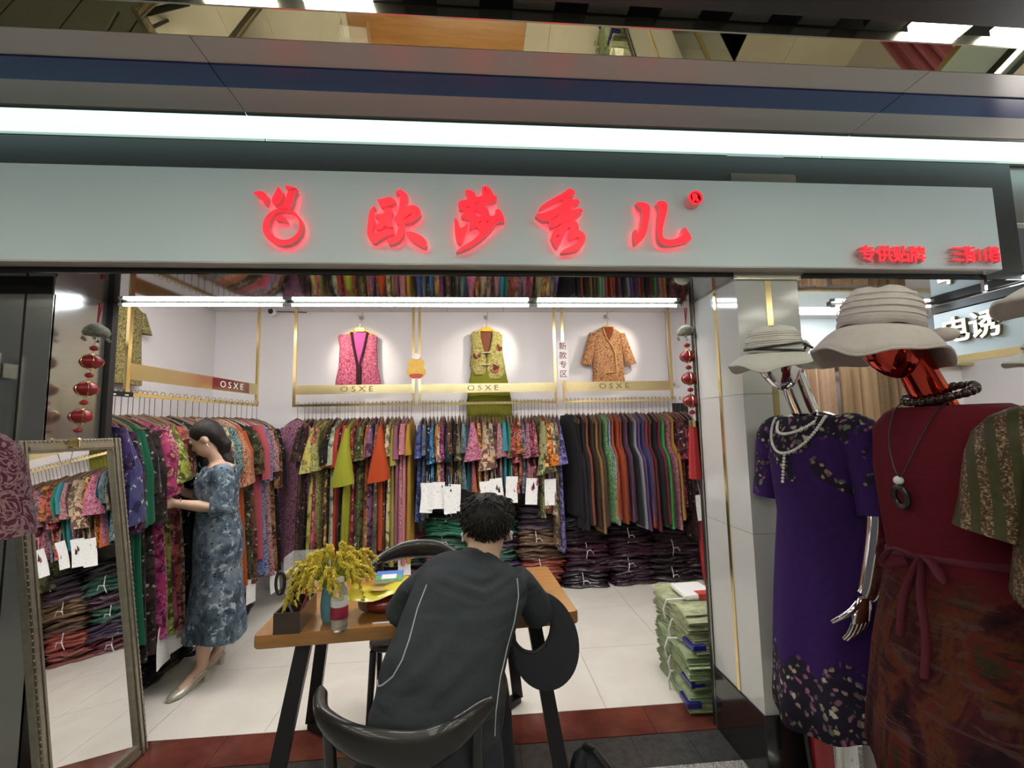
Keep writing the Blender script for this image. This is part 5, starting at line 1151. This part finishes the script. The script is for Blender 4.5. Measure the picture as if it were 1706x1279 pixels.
for L in LEG:
    a = L[-1]; sdv = Vector((FD.y, -FD.x, 0)); sh = empty('shoe', a + Vector((1.64, -3.05, 0))); sh.parent = wo; z0 = a.z
    def sp(f, s, z): return FD*f + sdv*s + Vector((0, 0, z - z0))
    MB().loft([[sp(f, w*math.cos(t), zc + hh*math.sin(t)) for t in [2*math.pi*k/14 for k in range(14)]] for f, w, zc, hh in ((.075, .030, .040, .022), (.11, .037, .032, .024), (.145, .038, .024, .020), (.18, .030, .018, .015), (.198, .016, .014, .010))]).build('vamp', MAT['shoe'], sh, smooth=60)
    MB().loft([[sp(f, w*math.cos(t), zc + hh*math.sin(t)) for t in [2*math.pi*k/12 for k in range(12)]] for f, w, zc, hh in ((-.045, .022, .062, .008), (0, .028, .052, .008), (.08, .032, .022, .007), (.15, .036, .010, .006), (.20, .016, .008, .005))]).build('sole', MAT['shoe'], sh, smooth=60)
    MB().loft([[sp(-.03 + w*.9*math.sin(t), w*math.cos(t), z) for t in [2*math.pi*k/12 for k in range(12)]] for z, w in ((.0, .016), (.03, .018), (.06, .024))]).build('heel', MAT['shoe'], sh, smooth=50)
    MB().tube([sp(-.045, 0, .10), sp(-.02, .035, .088), sp(.03, .037, .075), sp(.075, .02, .068), sp(.085, -.01, .066), sp(.06, -.034, .07), sp(0, -.038, .08), sp(-.045, 0, .10)], .006, 6).build('ankle_strap', MAT['shoe'], sh)
tag(wo, 'standing person in slate blue floral dress reaching into the side rack', 'person')
# ================================================================== mannequins
def ellip(mb, c, ax, n=24, m=14):
    a, b, cc = [Vector(v) for v in ax]; c = Vector(c); rings = []
    for i in range(m+1):
        t = math.pi*i/m; k = max(math.sin(t), .015)
        rings.append([c + a*k*math.cos(2*math.pi*j/n) + b*k*math.sin(2*math.pi*j/n) - cc*math.cos(t) for j in range(n)])
    mb.loft(rings)
def bez(P, k=6):
    P = [Vector(p) for p in P]; o = []
    for i in range(len(P)-1):
        p0, p1, p2, p3 = P[max(i-1, 0)], P[i], P[i+1], P[min(i+2, len(P)-1)]
        for j in range(k):
            s = j/k; o.append(.5*((2*p1)+(-p0+p2)*s+(2*p0-5*p1+4*p2-p3)*s*s+(-p0+3*p1-3*p2+p3)*s**3))
    return o + [P[-1]]
def mannequin(loc, ang, finish, label, dress, pattern, colr, headoff=(.10, 0, .235), s=1.0, hem=.43, sleeve=None, group='dressed mannequins', clothname='dress', dmat=None, wide=1.0, two=None, arms=True):
    """ang: direction faced (radians from +X). local frame: +x forward, +y its left"""
    t = empty('mannequin', loc, ang); zs = 1.50
    hc = Vector((headoff[0], headoff[1], zs+headoff[2])); m = MB()
    nb = Vector((0, 0, zs-.02)); pts = bez([nb, nb + Vector((headoff[0]*.35, headoff[1]*.3, .09)), hc - Vector((.035, 0, .045))]); k = len(pts)
    body = MB(); body.loft([ering(p, (0, .046+.030*max(0, 1-i/(k*.35))**2, 0), (.046+.02*max(0, 1-i/(k*.35))**2, 0, 0), 24) for i, p in enumerate(pts)])
    body.loft([ering((0, 0, z), (0, w, 0), (d, 0, 0), 24) for z, w, d in ((zs+.03, .065, .05), (zs+.0, .13, .07), (zs-.04, .172, .085), (zs-.20, .15, .105), (zs-.40, .125, .09), (zs-.60, .16, .11), (zs-.75, .15, .11))])
    if arms:
        for sd_ in (arms if isinstance(arms, tuple) else (-1, 1)):
            body.tube(bez([(0, sd_*.165, zs-.03), (-.01, sd_*.20, zs-.18), (.0, sd_*.215, zs-.33), (.05, sd_*.21, zs-.52), (.07, sd_*.205, zs-.56)], 4), [.045-.02*i/16 for i in range(17)], 14)
            hand(body, (.07, sd_*.205, zs-.56), (.3, 0, -.95), (0, -sd_, 0), (1, 0, -.1), .9, .25)
    body.build('torso', finish, t, smooth=60)
    hd = MB(); fw = Vector((.92, 0, -.39)).normalized(); up = Vector((.39, 0, .92)).normalized()
    rings = []
    for i in range(19):
        v = i/18; th = math.pi*v; kk = max(math.sin(th), .02); c = hc + up*(-.118*math.cos(th)) + fw*(.022*(1-v))
        wd = .072*(.80+.26*v); dp = .086*(.82+.22*v)
        rings.append([c + Vector((0, 1, 0))*wd*kk*math.cos(2*math.pi*j/28) + fw*dp*kk*math.sin(2*math.pi*j/28)*(1.0 if math.sin(2*math.pi*j/28) < 0 else 1.05) for j in range(28)])
    hd.loft(rings)
    hb = hd.build('head', finish, t, smooth=80)
    MB().loft([[hc + fw*(.078 + .028*u*math.sin(math.pi*min(1, .25+u*.75))) + up*(.03-.075*u) + Vector((0, 1, 0))*(.010+.006*u)*math.cos(a) + fw*.010*math.sin(a) for a in [2*math.pi*j/10 for j in range(10)]] for u in (0, .25, .5, .75, 1)]).build('nose', finish, hb, smooth=80)
    # dress: ripple grows towards the hem
    n = 48; rr = []
    for i, (z, w, d) in enumerate(dress):
        f = max(0, (1.15-z))*.10
        rr.append([(d*wide*math.sin(a)*(1+f*math.sin(a*8+.5)) , w*wide*math.cos(a)*(1+f*math.sin(a*7+1)), z + (.03*math.sin(a*2+1) if i == len(dress)-1 else 0)) for a in [2*math.pi*j/n for j in range(n)]])
    o = MB().loft(rr, cap=False).build(clothname, dmat or FAB[pattern], t, smooth=60); o.color = (*hexc(colr), 1)
    so = o.modifiers.new('thick', 'SOLIDIFY'); so.thickness = .003; so.offset = 1
    if sleeve:
        for sd_ in (-1, 1):
            q = MB().tube(bez([(0, sd_*.13, zs-.025), (0, sd_*.185, zs-.06), (-.005, sd_*.215, zs-.20), (.0, sd_*.23, zs-.04-sleeve)], 4), [.052+.014*min(1, i/4) for i in range(13)], 18).build('sleeve', dmat or FAB[pattern], o, smooth=60); q.color = o.color
    # stand
    MB().tube([(0, 0, .01), (0, 0, zs-.7)], .014, 12).build('pole', MAT['chrome'], t, smooth=50)
    MB().lathe([(0, 0), (.14, 0), (.145, .006), (.13, .014), (.02, .02), (0, .02)], 32).build('base', MAT['chrome'], t, smooth=40)
    tag(t, label, 'mannequin', group); return t, o, hc
def on_head(base, ang, ho, fwd=.02, dz=.0):
    return (base[0] + (ho[0]+fwd)*math.cos(ang), base[1] + (ho[0]+fwd)*math.sin(ang), 1.5 + ho[2] + dz)
def hat(loc, ang, tilt, rc, hcrown, rb, wave, mat, label, band=None, rings_=5, flower=False, droop=.05, bow=False):
    t = empty('sun_hat', loc); t.rotation_euler = (tilt[0], tilt[1], ang); m = MB(); n = 56
    prof = [(.001, hcrown), (rc*.45, hcrown*.985), (rc*.75, hcrown*.90), (rc*.93, hcrown*.66), (rc, hcrown*.30), (rc*1.03, .0)]
    R_ = []
    for r, z in prof: R_.append([(r*math.cos(2*math.pi*k/n)*1.12, r*math.sin(2*math.pi*k/n), z + .004*math.sin(5*2*math.pi*k/n)) for k in range(n)])
    MB().loft(R_, cap=False).build('crown', mat, t, smooth=60).modifiers.new('thick', 'SOLIDIFY').thickness = .004
    B = []
    for i in range(7):
        u = i/6; r = lerp(rc*1.02, rb, u)
        B.append([(r*math.cos(a)*1.10, r*math.sin(a), -droop*u**1.5 + wave*u*u*math.sin(a*3+.6) + wave*.4*u*math.sin(a*7)) for a in [2*math.pi*k/n for k in range(n)]])
    b = MB().loft(B, cap=False).build('brim', mat, t, smooth=60); b.modifiers.new('thick', 'SOLIDIFY').thickness = .006
    MB().tube([Vector(p) for p in B[-1]], .004, 6, True).build('brim_edge', mat, b, smooth=60)
    for i in range(rings_):
        z = hcrown*(.12+.62*i/max(1, rings_-1)); r = rc*(1.012 if i < rings_*.5 else .955 if i < rings_*.8 else .90)
        MB().tube([(r*1.12*math.cos(a), r*math.sin(a), z) for a in [2*math.pi*k/40 for k in range(40)]], .0016, 5, True).build('crown_seam', mat, t, smooth=60)
    if band:
        for dz in (0, .012): MB().tube([(rc*1.055*1.12*math.cos(a), rc*1.055*math.sin(a), .014+dz+.010*math.sin(a*1.0+dz*180)) for a in [2*math.pi*k/40 for k in range(40)]], .0042, 6, True).build('ribbon', band, t, smooth=60)
    if flower:
        f = empty('flower', (rc*1.0*math.cos(flower)*1.12, rc*1.0*math.sin(flower), .02)); f.parent = t
        for k in range(9):
            a = k*2*math.pi/9; p = MB(); ellip(p, (.008*math.cos(flower), .008*math.sin(flower)+.016*math.cos(a), .016*math.sin(a)), ((.006, 0, 0), (0, .012, 0), (0, 0, .012)), 10, 6); p.build('petal', mat, f, smooth=60)
        for k in range(4): MB().tube([(0, .02*math.cos(k), .02*math.sin(k)), (.01*math.cos(flower), .04*math.cos(k*1.6), .04*math.sin(k*1.6)-.005)], .005, 6).build('ribbon_loop', band, f)
    if bow:
        q = MB(); a = bow
        for k in (-1, 1): ellip(q, (rc*1.12*1.1*math.cos(a)+.03*math.cos(a), rc*1.1*math.sin(a)+k*.03, .0), ((.02, 0, 0), (0, .036, 0), (0, 0, .02)), 12, 8)
        q.build('bow', mat, t, smooth=60)
    tag(t, label, 'hat', 'sun hats on the mannequins'); return t
MAT['strawwhite'] = simple('cream_straw', (.74, .71, .64), .8, var=.10, scale=70, bump=.5)
MAT['linen'] = simple('grey_beige_linen', (.56, .50, .475), .85, var=.12, scale=50, bump=.4)
MAT['palelinen'] = simple('pale_grey_linen', (.60, .57, .53), .85, var=.1, scale=50, bump=.3)

def purplemat():
    t = NT('purple_floral_jersey'); co = t.coord(); z = t.n('ShaderNodeSeparateXYZ'); t.l(co, z.inputs[0])
    # blossoms gather at the hem and over the shoulders of this printed cloth
    d1 = t.ramp(z.outputs['Z'], [(0, 1.)]) if False else None
    mr = t.n('ShaderNodeMapRange'); t.l(z.outputs['Z'], mr.inputs[0]); mr.inputs['From Min'].default_value = .40; mr.inputs['From Max'].default_value = 1.5
    den = t.ramp(mr.outputs[0], [(0, .62), (.20, .42), (.34, .10), (.60, .02), (.80, .24), (1, .40)])
    v = t.n('ShaderNodeTexVoronoi'); v.inputs['Scale'].default_value = 42; w = t.n('ShaderNodeVectorMath', operation='ADD'); nn = t.n('ShaderNodeTexNoise'); nn.inputs['Scale'].default_value = 30; t.l(co, nn.inputs['Vector'])
    sc = t.n('ShaderNodeVectorMath', operation='SCALE'); sc.inputs['Scale'].default_value = .03; t.l(nn.outputs[1], sc.inputs[0]); t.l(co, w.inputs[0]); t.l(sc.outputs[0], w.inputs[1]); t.l(w.outputs[0], v.inputs['Vector'])
    clump = t.noise(co, 6, 3, .6, .3); th = t.n('ShaderNodeMath', operation='SUBTRACT'); t.l(clump, th.inputs[0]); x = t.n('ShaderNodeMath', operation='SUBTRACT'); x.inputs[0].default_value = .78; t.l(den, x.inputs[1]); t.l(x.outputs[0], th.inputs[1])
    mask = t.ramp(th.outputs[0], [(.0, 0.), (.05, 1.)]); petal = t.ramp(v.outputs[0], [(.28, 1.), (.42, 0.)])
    mm = t.n('ShaderNodeMath', operation='MULTIPLY'); t.l(mask, mm.inputs[0]); t.l(petal, mm.inputs[1])
    sepc = t.n('ShaderNodeSeparateColor'); t.l(v.outputs[1], sepc.inputs[0])
    fl = t.ramp(sepc.outputs[0], [(0, (.10, .09, .07)), (.3, (.30, .12, .22)), (.55, (.42, .34, .22)), (.8, (.50, .46, .36)), (1, (.12, .16, .08))])
    base = t.mix(mask, t.mix(t.noise(co, 40, 3), (.028, .009, .075), (.046, .016, .115)), (.020, .015, .030))
    t.bump(t.noise(co, 120, 2), .15, .003)
    return t.set(t.mix(mm.outputs[0], base, fl), .8, spec=.15)
def redmat():
    t = NT('wine_landscape_print'); co = t.coord(); z = t.n('ShaderNodeSeparateXYZ'); t.l(co, z.inputs[0])
    mr = t.n('ShaderNodeMapRange'); t.l(z.outputs['Z'], mr.inputs[0]); mr.inputs['From Min'].default_value = .45; mr.inputs['From Max'].default_value = 1.5
    n = t.noise(t.coord(scale=(1, 1, .55)), 3.6, 5, .62, 2.2); n2 = t.noise(t.coord(scale=(1, 1, 5)), 7, 4, .6, 1.2)
    pr = t.ramp(n, [(.32, (.018, .008, .011)), (.42, (.06, .013, .016)), (.48, (.10, .035, .016)), (.54, (.115, .016, .014)), (.60, (.045, .034, .016)), (.70, (.024, .011, .02))])
    pr = t.mix(t.ramp(n2, [(.55, 0.), (.62, .7)]), pr, (.09, .05, .05)); pr = t.mix(t.ramp(n2, [(.34, .8), (.42, 0.)]), pr, (.02, .012, .015))
    top = t.mix(t.noise(t.coord(scale=(2, 2, 30)), 4, 3), (.095, .008, .015), (.135, .013, .022))
    t.bump(t.noise(co, 150, 2), .2, .003)
    return t.set(t.mix(t.ramp(mr.outputs[0], [(.56, 0.), (.64, 1.)]), pr, top), .85, spec=.12)
def tweedmat(name, stops, scale, stretch=(1, 1, 1)):
    t = NT(name); co = t.coord(scale=stretch); v = t.voro(co, scale, out=1); s_ = t.n('ShaderNodeSeparateColor'); t.l(v, s_.inputs[0])
    n = t.noise(co, 7, 2); a = t.n('ShaderNodeMath', operation='MULTIPLY_ADD'); t.l(s_.outputs[0], a.inputs[0]); a.inputs[1].default_value = .5; t.l(n, a.inputs[2])
    t.bump(v, .4, .004); return t.set(t.ramp(a.outputs[0], stops), .8)
DR1 = [(1.515, .118, .085), (1.50, .15, .085), (1.46, .185, .10), (1.36, .178, .125), (1.25, .165, .125), (1.15, .158, .118), (1.0, .175, .135), (.85, .190, .15), (.70, .20, .165), (.55, .212, .172), (.455, .22, .178)]
t1, d1, hc1 = mannequin((1.262, 1.60, 0), math.radians(188), MAT['chrome'], 'chrome mannequin in purple floral dress standing before the white pillar', DR1, 'floral', '3a1c80', (.118, 0, .232), sleeve=.27, dmat=purplemat(), wide=.97, arms=(1,))
hat(on_head((1.262, 1.60), math.radians(188), (.118, 0, .232), .03, .02), math.radians(30), (.06, -.06, 0), .090, .102, .150, .014, MAT['strawwhite'], 'cream straw hat with black cord and rosette on the chrome mannequin', MAT['black'], 9, flower=-.75)
t = empty('pearl_necklace', (1.262, 1.60, 0), math.radians(188)); m = MB(); MAT['pearl'] = simple('pearl', (.75, .73, .70), .15, var=.05, coat=.6)
for k, (rad, low, cnt) in enumerate(((.085, .06, 34), (.11, .13, 44))):
    for i in range(cnt):
        a = -math.pi*.5 + math.pi*i/(cnt-1); x = .045+ .075*math.cos(a) + .012*k; y = rad*math.sin(a); z = 1.50 - low*math.cos(a)**1.2*(1.0) + .012
        if i % 1 == 0: inst('pearl', bpy.data.meshes.get('pearl') or MB().ball((0, 0, 0), .0058, 8, 6).mesh('pearl', 60), t, (x+.012*(1-abs(math.sin(a))), y, z), mat=MAT['pearl'])
for i in range(9): inst('pearl', bpy.data.meshes['pearl'], t, (.135+.002*i, .0, 1.375-.012*i), mat=MAT['pearl'])
tag(t, 'double strand pearl necklace on the purple dress', 'necklace')

DR2 = [(1.53, .125, .085), (1.515, .16, .09), (1.475, .200, .105), (1.36, .192, .13), (1.22, .180, .128), (1.12, .172, .122), (1.0, .195, .145), (.85, .225, .175), (.70, .245, .195), (.58, .26, .21)]
t2, d2, hc2 = mannequin((1.288, 1.13, 0), math.radians(178), MAT['redchrome'], 'red chrome mannequin in wine red dress with waist sash', DR2, 'plain', '6a1424', (.138, 0, .230), dmat=redmat(), wide=1.06, arms=False)
q = MB().tube([(.128*math.cos(a), .180*math.sin(a), 1.135 + .02*math.sin(a)) for a in [2*math.pi*k/40 for k in range(40)]], .012, 8, True); SASH = simple('wine_sash', (.11, .010, .024), .85, var=.2, scale=30)
sb = q.build('waist_sash', SASH, d2, smooth=60)
for pts in ([(.13, .02, 1.13), (.16, .06, 1.15), (.165, .10, 1.11), (.14, .05, 1.12)], [(.13, .02, 1.13), (.165, -.03, 1.15), (.165, -.07, 1.10), (.14, -.02, 1.12)], [(.135, .02, 1.13), (.16, .03, 1.05), (.175, .05, .96), (.19, .05, .86)], [(.135, .01, 1.13), (.165, -.01, 1.04), (.18, -.02, .93)]):
    MB().tube(bez(pts, 4), .013, 8, flat=.4).build('sash_knot', SASH, sb, smooth=60)
hat(on_head((1.288, 1.13), math.radians(178), (.138, 0, .230), .034, .012), math.radians(20), (.08, .10, 0), .094, .116, .150, .014, MAT['linen'], 'wide grey beige linen sun hat on the red chrome mannequin', None, 5, bow=-.6, droop=.075)
MAT['darkbead'] = simple('dark_carved_bead', (.05, .035, .03), .25, .5, var=.5, scale=60)
t = empty('bead_necklace', (1.288, 1.13, 0), math.radians(178)); R = random.Random(9); bm_ = MB().ball((0, 0, 0), .0125, 8, 6).mesh('bead', 50)
for i in range(26):
    a = 2*math.pi*i/26; inst('bead', bm_, t, (.022+.068*math.cos(a), .078*math.sin(a), 1.565 - .022*math.cos(a)), (R.uniform(0, 3), R.uniform(0, 3), 0), MAT['darkbead'], scale=(R.uniform(.8, 1.15),)*3)
tag(t, 'chunky dark bead necklace around the red chrome neck', 'necklace')
t = empty('pendant_necklace', (1.288, 1.13, 0), math.radians(178))
MB().tube(bez([(.02, .075, 1.555), (.085, .066, 1.53), (.135, .045, 1.44), (.162, .006, 1.345), (.135, -.045, 1.44), (.085, -.066, 1.53), (.02, -.075, 1.555)], 6), .0018, 5).build('cord', MAT['black'], t)
MB().ball((.160, .0, 1.335), .012, 12, 8).build('stone', MAT['white'], t, smooth=60)
MB().tube([(.158+.004*math.sin(a), .020*math.cos(a), 1.292 + .026*math.sin(a)) for a in [2*math.pi*k/24 for k in range(24)]], .0075, 8, True).build('wood_ring', MAT['darkwood'], t, smooth=60)
tag(t, 'long cord necklace with wooden ring pendant on the wine dress', 'necklace')

def sequinmat():
    t = NT('olive_sequin_stripe'); co = t.coord(); v = t.voro(co, 260, out=1); sp = t.n('ShaderNodeSeparateColor'); t.l(v, sp.inputs[0])
    wv = t.n('ShaderNodeTexWave'); wv.inputs['Scale'].default_value = 9; wv.inputs['Distortion'].default_value = 1.2; wv.bands_direction = 'Y'; t.l(co, wv.inputs['Vector'])
    gold = t.ramp(sp.outputs[0], [(0, (.035, .025, .01)), (.45, (.09, .05, .025)), (.75, (.20, .12, .065)), (1, (.36, .26, .16))]); ol = t.mix(t.noise(co, 60, 3), (.035, .034, .012), (.075, .07, .025))
    t.bump(v, .3, .003); return t.set(t.mix(t.ramp(wv.outputs[1], [(.42, 0.), (.58, 1.)]), ol, gold), .55, spec=.3)
olive = sequinmat()
DR3 = [(1.515, .12, .085), (1.50, .16, .09), (1.46, .205, .105), (1.36, .205, .14), (1.26, .215, .16), (1.14, .235, .18), (1.12, .238, .182)]
t3, d3, hc3 = mannequin((1.25, .73, 0), math.radians(212), MAT['redchrome'], 'mannequin in olive gold sequin striped tunic at the aisle edge', DR3, 'splash', '50461c', (.12, 0, .235), dmat=olive, clothname='tunic', wide=.9, sleeve=.22, arms=False)
hat(on_head((1.25, .73), math.radians(212), (.12, 0, .235), 0, .02), math.radians(25), (.05, -.05, 0), .095, .11, .175, .01, MAT['palelinen'], 'pale grey linen hat on the olive tunic mannequin', None, 5)
orange = tweedmat('orange_grey_knit', [(.35, (.30, .30, .28)), (.6, (.22, .22, .2)), (.72, (.40, .10, .03)), (1, (.50, .16, .05))], 150)
t4, d4, hc4 = mannequin((2.38, 1.62, 0), math.radians(205), MAT['black'], 'black mannequin in orange and grey knit blouse by the neighbouring shop', DR1, 'splash', 'a04820', (.10, 0, .22), dmat=orange, clothname='blouse', sleeve=.25)
hat(on_head((2.38, 1.62), math.radians(205), (.10, 0, .22), 0, .025), math.radians(20), (.15, .0, 0), .085, .09, .14, .008, MAT['strawwhite'], 'cream hat with black ribbon on the orange blouse mannequin', MAT['black'], 6)
# pink lace mannequin at the other end of the shop front
DR5 = [(1.515, .12, .085), (1.50, .16, .09), (1.46, .20, .105), (1.36, .20, .14), (1.25, .195, .15), (1.2, .20, .155)]
t5, d5, hc5 = mannequin((-1.59, 1.36, 0), math.radians(-60), MAT['black'], 'mannequin in dusky pink lace top beside the leaning mirror', DR5, 'brocade', '7a3c52', (.10, 0, .235), clothname='lace_top', sleeve=.26, arms=False)
SK = [(1.22, .15, .12), (1.0, .19, .15), (.8, .215, .17), (.6, .235, .185), (.53, .24, .19)]
n = 40
o = MB().loft([[(d*math.sin(a)*(1+.06*(1.3-z)*math.sin(a*8)), w*math.cos(a)*(1+.06*(1.3-z)*math.sin(a*7)), z) for a in [2*math.pi*k/n for k in range(n)]] for z, w, d in SK], cap=False).build('skirt', FAB['brocade'], t5, smooth=60); o.color = (*hexc('7a4010'), 1)

# ================================================================== fire extinguisher and boxes
MAT['firered'] = simple('red_enamel', (.26, .012, .014), .2, var=.08, coat=.5)
t = empty('fire_extinguisher', (1.365, 1.765, 0))
MB().lathe([(0, 0), (.076, 0), (.08, .008), (.08, .30), (.074, .345), (.05, .375), (.022, .39), (.022, .41), (0, .41)], 32).build('cylinder', MAT['firered'], t, smooth=40)
MB().loft([[(.0812*math.cos(a), .0812*math.sin(a), z) for a in [math.radians(-125+k*10) for k in range(11)]] + [(.0805*math.cos(a), .0805*math.sin(a), z) for a in [math.radians(-25-k*10) for k in range(11)]] for z in (.10, .31)]).build('instruction_label', MAT['paper'], t)
MB().box(-.02, .02, -.02, .02, .41, .45).tube([(-.02, 0, .44), (.09, -.02, .47)], .008, 8).tube([(-.02, 0, .425), (.08, -.02, .425)], .007, 8).build('valve_handle', MAT['blacksteel'], t)
MB().tube(bez([(.0, .02, .42), (-.06, .05, .40), (-.09, .02, .28), (-.085, .0, .10)], 5), .009, 8).build('hose', MAT['black'], t, smooth=50)
tag(t, 'red fire extinguisher with white label below the purple dress', 'extinguisher')
for i, (x, y, w, h, rz, m, lab) in enumerate(((1.60, 1.78, .12, .30, .2, 'white', 'white printed carton beside the fire extinguisher'), (1.74, 1.80, .13, .33, -.1, 'greypanel', 'grey flat box standing behind the white carton'))):
    t = empty('carton', (x, y, 0), rz); MB().box(-w/2, w/2, -.05, .05, 0, h).build('box', MAT[m], t, bevel=.003); MB().box(-w/2+.01, w/2-.01, -.0515, -.05, h*.35, h*.92).build('printed_label', MAT['paper'], t); tag(t, lab, 'carton')

# ================================================================== neighbouring shop beyond the pillar
struct('wall_neighbour', MB().box(1.85, 3.6, 2.95, 3.05, 0, 2.2).box(3.5, 3.6, -1.0, 3.0, 0, 2.2), MAT['wall'])
nb = struct('trim_neighbour', MB().box(1.6, 3.5, 2.88, 2.95, 1.885, 2.2), MAT['signwhite']); MB().box(1.6, 3.5, 2.86, 2.95, 1.865, 1.885).build('brass_edge', MAT['gold'], nb)
fa = empty('neighbour_sign', (2.62, 1.6, 0))
MB().box(0, .06, -1.4, .72, 1.835, 2.085).build('sign_board', MAT['signwhite'], fa); MB().box(-.005, .07, -1.4, .72, 1.80, 1.835).build('brass_edge', MAT['gold'], fa); MB().box(-.01, .07, -1.4, .72, 2.09, 2.13).build('dark_edge', MAT['dark'], fa)
for ch, y in (('电', .60), ('诱', .455)):
    o = inst('lit_character', text_mesh(ch, .15, .002, .0012), fa, (-.022, y, 1.965), (math.pi/2, 0, -math.pi/2), MAT['whiteletter'])
    inst('character_return', text_mesh(ch, .15, .008, .0032), o, (0, 0, -.011), (0, 0, 0), MAT['etched'])
tag(fa, 'white sign board with warm lit characters in the neighbouring shop', 'sign')
t = empty('tube_light', (2.60, 1.45, 2.155)); MB().tube([(0, -1.2, 0), (0, .85, 0)], .012, 10).build('tube', MAT['tube2'], t, smooth=60); MB().box(.014, .05, -1.2, .85, -.012, .03).build('fitting', MAT['dark'], t)
for y in (-1.2, .85): MB().tube([(0, y-.015, 0), (0, y+.015, 0)], .016, 10).build('end_cap', MAT['white'], t)
tag(t, 'fluorescent tube running above the neighbouring sign board', 'tube light', 'fluorescent tubes under the shop header')
def curtain(x0, x1, y, z0, z1, colr, pat, name, label, alongy=False):
    n = 40; P = []
    for i in range(n+1):
        u = i/n; w = .018*math.sin(u*26)+.008*math.sin(u*61); P.append((lerp(x0, x1, u), y+w) if not alongy else (y+w, lerp(x0, x1, u)))
    rg = [[(px_, py_, z0), (px_, py_, z1), (px_+.004*(alongy), py_+.004*(not alongy), z1), (px_+.004*alongy, py_+.004*(not alongy), z0)] for px_, py_ in P]
    o = MB().loft(rg).build(name, FAB[pat], smooth=60); o.color = (*hexc(colr), 1); tag(o, label, 'hanging fabric', 'fabrics in the neighbouring shop')
curtain(2.16, 2.42, 2.82, .5, 1.86, 'c8a88c', 'plain', 'hanging_fabric', 'pale peach fabric hanging nearest the pillar in the neighbouring shop'); curtain(2.44, 2.70, 2.80, .5, 1.86, 'a88c6c', 'plain', 'hanging_fabric', 'tan pleated fabric hanging in the neighbouring shop'); curtain(2.72, 3.0, 2.82, .5, 1.86, '8c7458', 'plain', 'hanging_fabric', 'brown pleated fabric hanging in the neighbouring shop')
curtain(1.85, 2.10, 2.90, .4, 1.78, 'd88aa0', 'plain', 'hanging_fabric', 'pink pleated fabric hanging under the neighbouring sign', True)
for o in list(COL.objects):
    if o.get('label', '').startswith('pink pleated'): o.location = (0, 0, 0)
t = MB().prism([[( .05*math.cos(a)*(1 if k % 2 else .82), .04*math.sin(a)*(1 if k % 2 else .82)) for k, a in enumerate([2*math.pi*k/24 for k in range(24)])]], -.002, .002).build('price_burst', simple('yellow_card', (.62, .55, .03), .5)); t.location = (2.85, 2.06, 1.66); t.rotation_euler = (0, 0, -math.pi/2)
tag(t, 'yellow starburst price card on the pink fabric', 'price card')
MB().box(-.032, .032, -.0035, -.002, .008, .022).build('printed_line', MAT['ink'], t); MB().box(-.03, .03, -.0035, -.002, -.02, -.008).build('printed_line', MAT['ink'], t)
nc = struct('ceiling_neighbour', MB().box(2.45, 3.6, 2.34, 3.05, 2.2, 2.3).box(1.48, 2.45, 2.34, 2.88, 2.2, 2.25), MAT['ceil'])
MB().box(2.0, 2.55, 2.5, 2.7, 2.185, 2.2).build('fill_batten', MAT['batten2'], nc)
MB().box(2.75, 3.4, 1.7, 2.1, 2.185, 2.2).build('fill_batten', MAT['batten2'], nc)
